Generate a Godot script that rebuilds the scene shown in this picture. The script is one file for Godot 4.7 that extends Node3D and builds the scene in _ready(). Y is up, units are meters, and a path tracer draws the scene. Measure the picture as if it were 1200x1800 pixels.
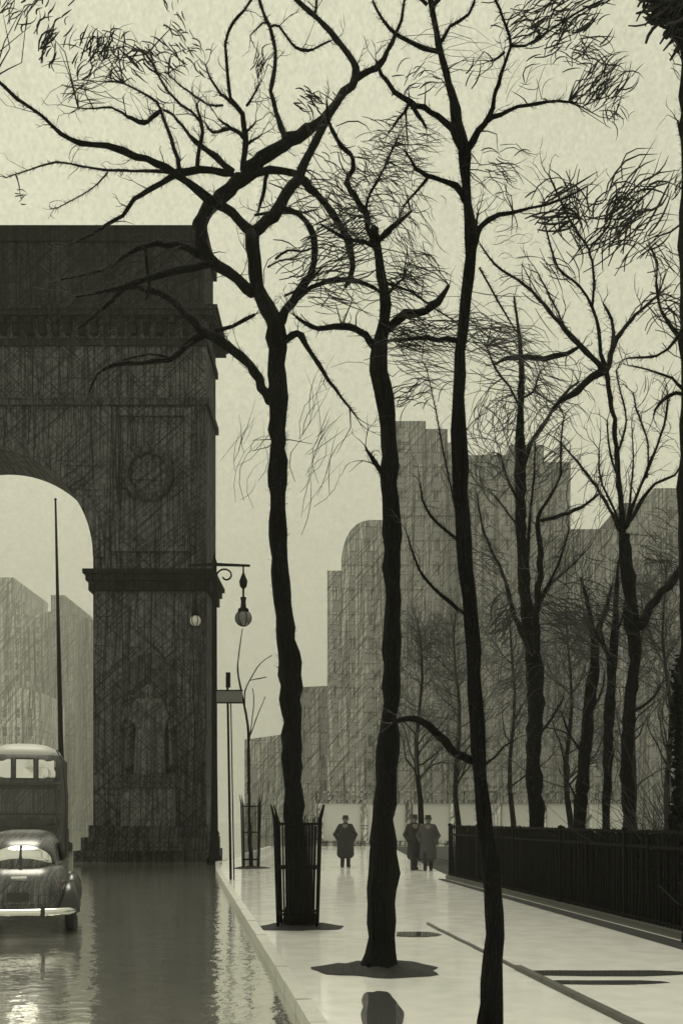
extends Node3D
# A wet winter square: a great stone arch, bare street trees, an iron fence, two old vehicles, hazy town houses.

const EYE := 1.6            # camera height over the pavement
const FOCAL := 1800.0       # distances are worked out for a 1200 x 1800 view
const ROAD_Y := -0.12
var rng := RandomNumberGenerator.new()
var M := {}

# ---------------------------------------------------------------- helpers
func spot(px: float, py: float, dist: float) -> Vector3:
	return Vector3((px - 600.0) * dist / FOCAL, EYE + (1440.0 - py) * dist / FOCAL, -dist)

func mb() -> SurfaceTool:
	var st := SurfaceTool.new()
	st.begin(Mesh.PRIMITIVE_TRIANGLES)
	return st

func commit(st: SurfaceTool) -> ArrayMesh:
	st.generate_normals()
	return st.commit()

func put(called: String, mesh: Mesh, m: Material, parent: Node = null, at := Vector3.ZERO) -> MeshInstance3D:
	var o := MeshInstance3D.new()
	o.name = called
	o.mesh = mesh
	o.material_override = m
	o.position = at
	(parent if parent else self).add_child(o, true)
	return o

func obj(called: String, st: SurfaceTool, m: Material, parent: Node = null, at := Vector3.ZERO) -> MeshInstance3D:
	return put(called, commit(st), m, parent, at)

func tag(o: Node, label: String, category: String, group := "") -> Node:
	o.set_meta("label", label)
	o.set_meta("category", category)
	if group:
		o.set_meta("group", group)
	return o

func structure(o: Node, label := "") -> Node:
	o.set_meta("kind", "structure")
	if label:
		o.set_meta("label", label)
	return o

func thing(called: String, label: String, category: String, at := Vector3.ZERO, turn := 0.0, group := "") -> Node3D:
	var o := Node3D.new()
	o.name = called
	add_child(o, true)
	o.position = at
	o.rotation.y = turn
	tag(o, label, category, group)
	return o

func quad(st: SurfaceTool, a: Vector3, b: Vector3, c: Vector3, d: Vector3) -> void:
	# a b c d run counter-clockwise seen from outside
	st.add_vertex(a); st.add_vertex(c); st.add_vertex(b)
	st.add_vertex(a); st.add_vertex(d); st.add_vertex(c)

func bx(st: SurfaceTool, c: Vector3, s: Vector3, b := Basis()) -> void:
	st.set_smooth_group(-1)
	var h := s * 0.5
	var p := []
	for i in 8:
		p.append(c + b * Vector3(h.x * (1 if i & 1 else -1), h.y * (1 if i & 2 else -1), h.z * (1 if i & 4 else -1)))
	quad(st, p[4], p[5], p[7], p[6])
	quad(st, p[1], p[0], p[2], p[3])
	quad(st, p[5], p[1], p[3], p[7])
	quad(st, p[0], p[4], p[6], p[2])
	quad(st, p[6], p[7], p[3], p[2])
	quad(st, p[0], p[1], p[5], p[4])

func span(st: SurfaceTool, a: Vector3, b: Vector3) -> void:
	bx(st, (a + b) * 0.5, (b - a).abs())

func tube(st: SurfaceTool, pts: PackedVector3Array, rad: PackedFloat32Array, sides := 6, lump := 0.0, seed_at := 0.0) -> void:
	st.set_smooth_group(0)
	var n := pts.size()
	if n < 2:
		return
	var t := (pts[1] - pts[0]).normalized()
	var u := t.cross(Vector3(0.31, 0.17, 0.93)).normalized()
	var rings := []
	for i in n:
		var t2 := (pts[mini(i + 1, n - 1)] - pts[maxi(i - 1, 0)]).normalized()
		u = (u - t2 * u.dot(t2)).normalized()
		var v := t2.cross(u)
		var ring := PackedVector3Array()
		for k in sides:
			var a := TAU * k / sides
			var r := rad[i]
			if lump > 0.0:
				r *= 1.0 + lump * (0.6 * sin(a * 3.0 + seed_at + i * 0.21) + 0.5 * sin(a * 5.0 - i * 0.16 + seed_at * 2.0) + 0.3 * sin(a * 2.0 + i * 0.37 + seed_at) + 0.25 * sin(i * 0.23 + seed_at * 3.0))
				r *= 1.0 + lump * 0.9 * (rng.randf() - 0.5) + (lump * 0.55 * (1.0 if (k + i / 9) % 3 == 0 else -0.5) if sides > 12 else 0.0)
			ring.append(pts[i] + (u * cos(a) + v * sin(a)) * r)
		rings.append(ring)
	for i in n - 1:
		for k in sides:
			var k2 := (k + 1) % sides
			quad(st, rings[i][k], rings[i][k2], rings[i + 1][k2], rings[i + 1][k])
	for k in range(1, sides - 1):
		st.add_vertex(rings[0][0]); st.add_vertex(rings[0][k]); st.add_vertex(rings[0][k + 1])
		st.add_vertex(rings[n - 1][0]); st.add_vertex(rings[n - 1][k + 1]); st.add_vertex(rings[n - 1][k])

func rod(st: SurfaceTool, a: Vector3, b: Vector3, r: float, r2 := -1.0, sides := 8) -> void:
	tube(st, PackedVector3Array([a, b]), PackedFloat32Array([r, r2 if r2 >= 0.0 else r]), sides)

func lathe(st: SurfaceTool, prof: Array, c: Vector3, sides := 16, smooth := true) -> void:
	st.set_smooth_group(0 if smooth else -1)
	for i in prof.size() - 1:
		var p: Vector2 = prof[i]
		var q: Vector2 = prof[i + 1]
		for k in sides:
			var a := TAU * k / sides
			var b := TAU * (k + 1) / sides
			var p0 := c + Vector3(cos(a) * p.x, p.y, -sin(a) * p.x)
			var p1 := c + Vector3(cos(b) * p.x, p.y, -sin(b) * p.x)
			var q0 := c + Vector3(cos(a) * q.x, q.y, -sin(a) * q.x)
			var q1 := c + Vector3(cos(b) * q.x, q.y, -sin(b) * q.x)
			quad(st, p0, p1, q1, q0)

func prism(st: SurfaceTool, poly: PackedVector2Array, z_front: float, z_back: float, smooth := false) -> void:
	# polygon in x, y; z_front is the nearer (greater) z
	st.set_smooth_group(-1)
	if Geometry2D.is_polygon_clockwise(poly):
		poly = poly.duplicate()
		poly.reverse()
	var tri := Geometry2D.triangulate_polygon(poly)
	for i in range(0, tri.size(), 3):
		var a := poly[tri[i]]
		var b := poly[tri[i + 1]]
		var c := poly[tri[i + 2]]
		if (b - a).cross(c - a) < 0.0:
			var w := b
			b = c
			c = w
		st.add_vertex(Vector3(a.x, a.y, z_front)); st.add_vertex(Vector3(c.x, c.y, z_front)); st.add_vertex(Vector3(b.x, b.y, z_front))
		st.add_vertex(Vector3(a.x, a.y, z_back)); st.add_vertex(Vector3(b.x, b.y, z_back)); st.add_vertex(Vector3(c.x, c.y, z_back))
	for i in poly.size():
		var p := poly[i]
		var q := poly[(i + 1) % poly.size()]
		quad(st, Vector3(p.x, p.y, z_front), Vector3(p.x, p.y, z_back), Vector3(q.x, q.y, z_back), Vector3(q.x, q.y, z_front))

func ground_sheet(st: SurfaceTool, poly: PackedVector2Array, y: float) -> void:
	# polygon in x, z seen from above
	st.set_smooth_group(-1)
	var tri := Geometry2D.triangulate_polygon(poly)
	for i in range(0, tri.size(), 3):
		var a := poly[tri[i]]
		var b := poly[tri[i + 1]]
		var c := poly[tri[i + 2]]
		if (b - a).cross(c - a) < 0.0:
			var w := b
			b = c
			c = w
		st.add_vertex(Vector3(a.x, y, a.y)); st.add_vertex(Vector3(b.x, y, b.y)); st.add_vertex(Vector3(c.x, y, c.y))

# rings stacked in height, each a rounded rectangle: [y, z_rear, z_front, half_width]; the thing heads towards -z
func shell(st: SurfaceTool, rings: Array, power: float, sides := 40) -> void:
	st.set_smooth_group(0)
	var all := []
	for r in rings:
		var ring := PackedVector3Array()
		for k in sides:
			var a := TAU * k / sides
			var cx: float = signf(cos(a)) * pow(absf(cos(a)), 2.0 / power)
			var sz: float = signf(sin(a)) * pow(absf(sin(a)), 2.0 / power)
			ring.append(Vector3(cx * r[3], r[0], -(r[1] + r[2]) * 0.5 - sz * (r[2] - r[1]) * 0.5))
		all.append(ring)
	for i in all.size() - 1:
		for k in sides:
			var k2 := (k + 1) % sides
			quad(st, all[i][k], all[i][k2], all[i + 1][k2], all[i + 1][k])
	var last: PackedVector3Array = all[-1]
	for k in range(1, sides - 1):
		st.add_vertex(last[0]); st.add_vertex(last[k + 1]); st.add_vertex(last[k])
	var first: PackedVector3Array = all[0]
	for k in range(1, sides - 1):
		st.add_vertex(first[0]); st.add_vertex(first[k]); st.add_vertex(first[k + 1])

func ring_at(rings: Array, y: float) -> Array:
	for i in rings.size() - 1:
		if y <= rings[i + 1][0]:
			var f: float = clampf((y - rings[i][0]) / (rings[i + 1][0] - rings[i][0]), 0.0, 1.0)
			return [y, lerpf(rings[i][1], rings[i + 1][1], f), lerpf(rings[i][2], rings[i + 1][2], f), lerpf(rings[i][3], rings[i + 1][3], f)]
	return rings[-1]

# a patch that lies on the rear of such a shell, standing proud of it by off
func rear_patch(st: SurfaceTool, rings: Array, power: float, outline: PackedVector2Array, off: float, thick: float) -> void:
	st.set_smooth_group(0)
	var mid := Vector2.ZERO
	for p in outline:
		mid += p / outline.size()
	var on := func(p: Vector2, o: float) -> Vector3:
		var r := ring_at(rings, p.y)
		var f: float = pow(maxf(0.0, 1.0 - pow(minf(1.0, absf(p.x) / r[3]), power)), 1.0 / power)
		return Vector3(p.x, p.y, -((r[1] + r[2]) * 0.5 - f * (r[2] - r[1]) * 0.5) + o)
	var steps := 10
	for i in outline.size():
		var p := outline[i]
		var q := outline[(i + 1) % outline.size()]
		for s in steps:
			var f0 := float(s) / steps
			var f1 := float(s + 1) / steps
			quad(st, on.call(mid.lerp(p, f0), off), on.call(mid.lerp(p, f1), off), on.call(mid.lerp(q, f1), off), on.call(mid.lerp(q, f0), off))
		st.set_smooth_group(-1)
		quad(st, on.call(p, off), on.call(p, off - thick), on.call(q, off - thick), on.call(q, off))
		st.set_smooth_group(0)

# ---------------------------------------------------------------- textures and materials
func lin(r: float, g: float, b: float) -> Color:
	return Color(r, g, b).linear_to_srgb()

func ink_image(size: int, layers: Array, seed_at: int, base := 1.0) -> Image:
	# streaked stone or bark: fine strokes laid over one another; layers of [count, angle, spread, length, darkness]
	var r := RandomNumberGenerator.new()
	r.seed = seed_at
	var a := PackedFloat32Array()
	a.resize(size * size)
	a.fill(base)
	for l in layers:
		for i in int(l[0]):
			var x := r.randf() * size
			var y := r.randf() * size
			var ang: float = deg_to_rad(l[1] + r.randfn() * l[2])
			var bend := r.randfn() * 0.0004
			var n := int(l[3] * r.randf_range(0.4, 1.3))
			var dark: float = l[4] * r.randf_range(0.4, 1.2)
			for s in n:
				x += cos(ang)
				y += sin(ang)
				ang += bend
				var f := dark * minf(1.0, minf(s, n - s) / 12.0)
				var at := posmod(int(y), size) * size + posmod(int(x), size)
				a[at] *= 1.0 - f
				var at2 := posmod(int(y), size) * size + posmod(int(x) + 1, size)
				a[at2] *= 1.0 - f * 0.45
	var bytes := PackedByteArray()
	bytes.resize(size * size)
	for i in size * size:
		bytes[i] = int(clampf(a[i] * (0.93 + 0.07 * r.randf()), 0.0, 1.0) * 255.0)
	return Image.create_from_data(size, size, false, Image.FORMAT_L8, bytes)

func noise_image(size: int, freq: float, octaves: int, seed_at: int, lo := 0.0, hi := 1.0) -> Image:
	var n := FastNoiseLite.new()
	n.seed = seed_at
	n.frequency = freq
	n.fractal_octaves = octaves
	var im := n.get_seamless_image(size, size)
	im.convert(Image.FORMAT_L8)
	if lo != 0.0 or hi != 1.0:
		var d := im.get_data()
		for i in d.size():
			d[i] = int(lerpf(lo, hi, d[i] / 255.0) * 255.0)
		im = Image.create_from_data(size, size, false, Image.FORMAT_L8, d)
	return im

func mat(called: String, c: Color, rough: float, tex: Texture2D = null, tile := 1.0, world := true) -> StandardMaterial3D:
	var m := StandardMaterial3D.new()
	m.resource_name = called
	m.albedo_color = c
	m.roughness = rough
	if tex:
		m.albedo_texture = tex
		m.uv1_triplanar = true
		m.uv1_world_triplanar = world
		m.uv1_triplanar_sharpness = 6.0
		m.uv1_scale = Vector3.ONE / tile
	M[called] = m
	return m

func make_materials() -> void:
	var dense := ImageTexture.create_from_image(ink_image(1024, [[2600, 90, 0.7, 200, 0.44], [2600, -42, 1.6, 120, 0.42], [2200, 44, 1.6, 120, 0.38], [700, 1, 1.0, 160, 0.3]], 11))
	var loose := ImageTexture.create_from_image(ink_image(1024, [[2600, 90, 0.5, 240, 0.4], [2200, -50, 1.5, 160, 0.38], [600, 2, 1.0, 140, 0.3]], 12))
	var bark := ImageTexture.create_from_image(ink_image(512, [[900, 90, 4.0, 160, 0.4], [200, 84, 9.0, 60, 0.3]], 13))
	var bark_relief := bark.get_image().duplicate() as Image
	var bark_h := ImageTexture.create_from_image(bark_relief)
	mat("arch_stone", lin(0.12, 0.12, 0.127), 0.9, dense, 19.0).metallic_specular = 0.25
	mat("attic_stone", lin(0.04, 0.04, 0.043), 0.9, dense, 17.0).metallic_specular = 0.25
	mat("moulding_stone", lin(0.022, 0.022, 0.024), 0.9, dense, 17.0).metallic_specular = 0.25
	mat("plinth_stone", lin(0.08, 0.08, 0.085), 0.8, dense, 17.0).metallic_specular = 0.25
	mat("statue_stone", lin(0.135, 0.135, 0.142), 0.85, dense, 20.0)
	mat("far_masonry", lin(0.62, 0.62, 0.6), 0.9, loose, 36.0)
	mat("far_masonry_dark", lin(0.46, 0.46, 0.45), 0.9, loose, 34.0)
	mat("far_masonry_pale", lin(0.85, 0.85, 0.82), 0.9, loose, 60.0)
	mat("far_pane", lin(0.28, 0.28, 0.285), 0.4)
	mat("stucco", lin(0.62, 0.62, 0.6), 0.85)
	for k in [["bark_black", 0.011]]:
		var b := mat(k[0], lin(k[1], k[1], k[1] * 1.05), 0.85, bark, 0.9, false)
		b.metallic_specular = 0.2
		b.heightmap_enabled = true
		b.heightmap_texture = bark_h
		b.heightmap_scale = 2.2
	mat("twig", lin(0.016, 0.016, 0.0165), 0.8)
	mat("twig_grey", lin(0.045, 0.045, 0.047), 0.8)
	mat("iron", lin(0.008, 0.008, 0.0085), 0.7).metallic_specular = 0.15
	mat("iron_wet", lin(0.03, 0.03, 0.0312), 0.3)
	mat("leaf_dark", lin(0.012, 0.013, 0.0125), 0.8).metallic_specular = 0.2
	mat("soil", lin(0.028, 0.027, 0.0291), 0.9, loose, 1.5)
	mat("cloth_black", lin(0.02, 0.02, 0.0208), 0.9)
	mat("cloth_grey", lin(0.05, 0.05, 0.052), 0.9)
	mat("skin", lin(0.14, 0.125, 0.11), 0.8)
	mat("car_paint", lin(0.17, 0.17, 0.175), 0.26, loose, 3.0)
	mat("car_black", lin(0.018, 0.018, 0.0187), 0.3)
	mat("chrome", lin(0.75, 0.75, 0.7275), 0.25).metallic = 1.0
	mat("rubber", lin(0.015, 0.015, 0.0156), 0.8)
	mat("pale_glass", lin(0.72, 0.72, 0.6984), 0.12).metallic = 0.85
	mat("dark_glass", lin(0.015, 0.015, 0.0156), 0.15)
	mat("bus_paint", lin(0.1, 0.1, 0.105), 0.5, loose, 6.0)
	mat("bus_roof", lin(0.5, 0.5, 0.485), 0.5)
	mat("lamp_glass", lin(0.11, 0.11, 0.1144), 0.2)
	mat("sign_paint", lin(0.1, 0.1, 0.104), 0.6)
	mat("red_glass", lin(0.08, 0.05, 0.045), 0.2)
	# wet ground
	var ripple := noise_image(1024, 0.012, 4, 21)
	var ripple_n := ripple.duplicate() as Image
	ripple_n.convert(Image.FORMAT_RGBA8)
	ripple_n.bump_map_to_normal_map(6.0)
	var wet := ImageTexture.create_from_image(noise_image(1024, 0.006, 5, 22, 0.0, 1.0))
	var tone := ImageTexture.create_from_image(noise_image(1024, 0.01, 6, 23, 0.92, 1.0))
	var ripple_t := ImageTexture.create_from_image(ripple_n)
	var rr := mat("wet_asphalt", lin(0.74, 0.74, 0.68), 0.2, tone, 4.0)
	rr.metallic = 0.85
	rr.metallic_specular = 0.7
	rr.normal_enabled = true
	rr.normal_texture = ripple_t
	rr.normal_scale = 0.16
	var rough_road := ImageTexture.create_from_image(noise_image(512, 0.012, 4, 24, 0.04, 0.14))
	rr.roughness = 1.0
	rr.roughness_texture = rough_road
	var rp := mat("wet_paving", lin(0.97, 0.97, 0.93), 0.3, tone, 5.0)
	rp.metallic = 0.06
	rp.metallic_specular = 1.0
	rp.normal_enabled = true
	rp.normal_texture = ripple_t
	rp.normal_scale = 0.03
	rp.roughness = 1.0
	rp.roughness_texture = ImageTexture.create_from_image(noise_image(512, 0.012, 4, 25, 0.02, 0.15))
	mat("kerb_stone", lin(0.6, 0.6, 0.56), 0.35, tone, 2.0)
	mat("edging", lin(0.07, 0.07, 0.06), 0.5, tone, 1.0)
	var pool := mat("puddle_water", lin(0.06, 0.06, 0.06), 0.03)  # near-black, so the narrow puddle shows as the tree trunk's reflection
	pool.metallic = 0.0

func sky_image() -> Image:
	# an even rain sky: soft mottling of thin cloud, finer drizzle grain over it
	var w := 4096
	var h := 2048
	var a := noise_image(1024, 0.004, 5, 31)
	var grain := RandomNumberGenerator.new()
	grain.seed = 32
	var db := PackedByteArray()
	db.resize(1024 * 1024)
	for i in 1024 * 1024:
		db[i] = (grain.randi() & 127) + (grain.randi() & 127)
	var da := a.get_data()
	var out := PackedByteArray()
	out.resize(w * h * 3)
	var at := 0
	for y in h:
		var row_a := ((y >> 1) & 1023) << 10
		var row_b := (y & 1023) << 10
		for x in w:
			var v := 1.0 + (da[row_a + ((x >> 2) & 1023)] - 128) * 0.0004 + (db[row_b + (x & 1023)] - 128) * 0.0007
			out[at] = int(minf(255.0, 199.0 * v))
			out[at + 1] = int(minf(255.0, 198.0 * v))
			out[at + 2] = int(minf(255.0, 174.0 * v))
			at += 3
	return Image.create_from_data(w, h, false, Image.FORMAT_RGB8, out)

# ---------------------------------------------------------------- trees
func smooth_limb(p: Array, r: Array, wander: float) -> Array:
	# Catmull-Rom through the points, with a little unevenness
	var pts := PackedVector3Array()
	var rad := PackedFloat32Array()
	var n := p.size()
	for i in n - 1:
		var a: Vector3 = p[maxi(i - 1, 0)]
		var b: Vector3 = p[i]
		var c: Vector3 = p[i + 1]
		var d: Vector3 = p[mini(i + 2, n - 1)]
		var steps := clampi(int((c - b).length() / 0.16), 2, 7)
		for s in steps:
			var f := float(s) / steps
			var q := b.cubic_interpolate(c, a, d, f)
			var rr: float = lerpf(r[i], r[i + 1], f)
			if i + s > 0:
				q += Vector3(rng.randfn(), rng.randfn(), rng.randfn()) * rr * wander
			pts.append(q)
			rad.append(rr * rng.randf_range(0.84, 1.16))
	pts.append(p[n - 1])
	rad.append(r[n - 1])
	return [pts, rad]

func twig(st: SurfaceTool, at: Vector3, dir: Vector3, length: float, r: float, deep: int) -> void:
	var pts := PackedVector3Array([at])
	var rad := PackedFloat32Array([r])
	var n := 4
	var p := at
	var d := dir
	for i in n:
		d = (d + Vector3(rng.randfn(), rng.randfn() + 0.12, rng.randfn()) * 0.24).normalized()
		p += d * length / n
		pts.append(p)
		rad.append(r * (1.0 - 0.7 * (i + 1) / n))
		if deep > 0 and rng.randf() < 0.62:
			var side := d.cross(Vector3(rng.randfn(), rng.randfn(), rng.randfn())).normalized()
			twig(st, p, (d + side * rng.randf_range(0.5, 1.1)).normalized(), length * rng.randf_range(0.35, 0.6), r * 0.65, deep - 1)
	tube(st, pts, rad, 3)

func grow(called: String, label: String, dist: float, limbs: Array, sprays: Array, opts := {}) -> Node3D:
	var bark: Material = opts.get("bark", M.bark_black)
	var tw: Material = opts.get("twig", M.twig)
	var trunk: Array = limbs[0]
	var foot := spot(trunk[0], trunk[1], dist)
	foot.y = opts.get("ground", 0.0)
	var root := thing(called, label, "tree", foot)
	var k := dist / FOCAL
	var known := []       # [px, py, distance]
	var twigs := mb()
	var fine: float = opts.get("fine", 1.0)
	for li in limbs.size():
		var l: Array = limbs[li]
		var d := dist
		if li > 0:
			var best := 1e9
			for s in known:
				var e: float = (s[0] - l[0]) * (s[0] - l[0]) + (s[1] - l[1]) * (s[1] - l[1])
				if e < best:
					best = e
					d = s[2]
		var slope := 0.0 if li == 0 else rng.randf_range(-0.55, 0.55)
		var p := []
		var r := []
		for i in range(0, l.size(), 3):
			if i > 0:
				d += slope * k * Vector2(l[i] - l[i - 3], l[i + 1] - l[i - 2]).length()
			if li == 0:
				d = dist + 0.12 * sin(i * 0.7)
			p.append(spot(l[i], l[i + 1], d) - foot)
			r.append(maxf(l[i + 2], 0.75) * d / FOCAL)
		var sm := smooth_limb(p, r, 0.08 if li == 0 else 0.24)
		var pts: PackedVector3Array = sm[0]
		var rad: PackedFloat32Array = sm[1]
		if li == 0:
			pts.insert(0, Vector3(pts[0].x, -0.1, pts[0].z))
			rad.insert(0, rad[0] * 1.22)
		for q in pts:
			var w := q + foot
			known.append([600.0 + w.x * FOCAL / -w.z, 1440.0 - (w.y - EYE) * FOCAL / -w.z, -w.z])
		var st := mb()
		tube(st, pts, rad, 20 if li == 0 else (10 if rad[0] > 3.0 * k else 6), 0.11 if li == 0 else 0.12, li * 1.7 + dist)
		obj("trunk" if li == 0 else "limb", st, bark, root)
		# short spur shoots and fibres on the bark
		for i in range(1, pts.size()):
			var seg := pts[i] - pts[i - 1]
			var many := int(seg.length() / k * (1.3 if li == 0 else 0.8)) + (1 if rng.randf() < 0.5 else 0)
			for j in many:
				var dirn := seg.normalized()
				var out := dirn.cross(Vector3(rng.randfn(), rng.randfn(), rng.randfn())).normalized()
				var from := pts[i - 1].lerp(pts[i], rng.randf()) + out * rad[i] * 0.85
				var to := from + (out * rng.randf_range(0.4, 1.0) + dirn * rng.randf_range(0.3, 1.1)) * rng.randf_range(3.0, 11.0) * k
				tube(twigs, PackedVector3Array([from, to]), PackedFloat32Array([0.42 * k, 0.15 * k]), 3)
		# twigs along the limb
		var full := pts.size()
		for i in range(1, full):
			var f := float(i) / full
			if li == 0 and f < opts.get("bare", 0.72):
				continue
			if rng.randf() < 0.3 * fine:
				var t := (pts[i] - pts[i - 1]).normalized()
				var side := t.cross(Vector3(rng.randfn(), rng.randfn(), rng.randfn())).normalized()
				twig(twigs, pts[i], (t * 0.7 + side * rng.randf_range(0.5, 1.2) + Vector3.UP * 0.15).normalized(), rng.randf_range(18, 60) * k, minf(rad[i] * 0.5, rng.randf_range(0.8, 1.4) * k), 1)
		if li > 0 and rad[-1] < 3.0 * k:
			var t2 := (pts[-1] - pts[-2]).normalized()
			for j in 2:
				twig(twigs, pts[-1], (t2 + Vector3(rng.randfn(), rng.randfn(), rng.randfn()) * 0.3).normalized(), rng.randf_range(25, 60) * k, 1.0 * k, 1)
	for s in sprays:          # [px, py, reach x, reach y, angle, count, stroke length, thickness]
		var ds := dist
		var best2 := 1e9
		for q in known:
			var e2: float = (q[0] - s[0]) * (q[0] - s[0]) + (q[1] - s[1]) * (q[1] - s[1])
			if e2 < best2:
				best2 = e2
				ds = q[2]
		var c := spot(s[0], s[1], ds) - foot
		for i in maxi(2, int(s[5]) / 9):
			var e := c + Vector3(rng.randfn() * 0.4 * s[2], rng.randfn() * 0.4 * s[3], rng.randfn() * 0.15 * (s[2] + s[3])) * k
			var near := Vector3.ZERO
			var best3 := 1e9
			for j in range(0, known.size(), 2):
				var q := spot(known[j][0], known[j][1], known[j][2]) - foot
				var e3 := q.distance_squared_to(e)
				if e3 < best3:
					best3 = e3
					near = q
			var mid := near.lerp(e, 0.5) + Vector3(rng.randfn(), rng.randfn() + 0.6, rng.randfn()) * sqrt(best3) * 0.14
			tube(twigs, PackedVector3Array([near, near.lerp(mid, 0.5) + Vector3(0, 0.01, 0), mid, e]), PackedFloat32Array([1.5 * k, 1.2 * k, 0.9 * k, 0.45 * k]), 4)
		for i in int(s[5]):
			var o := Vector3(rng.randfn() * 0.5 * s[2], rng.randfn() * 0.5 * s[3], rng.randfn() * 0.5 * (s[2] + s[3]) * 0.5) * k
			var ang: float = deg_to_rad(s[4] + rng.randfn() * 13.0)
			var dir := Vector3(cos(ang), sin(ang), rng.randfn() * 0.4).normalized()
			var len: float = s[6] * k * rng.randf_range(0.5, 1.4)
			var bend := Vector3(-dir.y, dir.x, 0) * len * rng.randf_range(-0.22, 0.32)
			var th: float = s[7] * k * rng.randf_range(0.6, 1.2)
			var arc := PackedVector3Array()
			for j in 5:
				var u := j * 0.5 - 1.0
				arc.append(c + o + dir * len * 0.5 * u + bend * (1.0 - u * u))
			tube(twigs, arc, PackedFloat32Array([th * 0.7, th, th, th * 0.7, th * 0.25]), 3)
	if fine > 0.1:
		obj("twigs", twigs, tw, root).set_meta("kind", "stuff")
	return root

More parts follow.
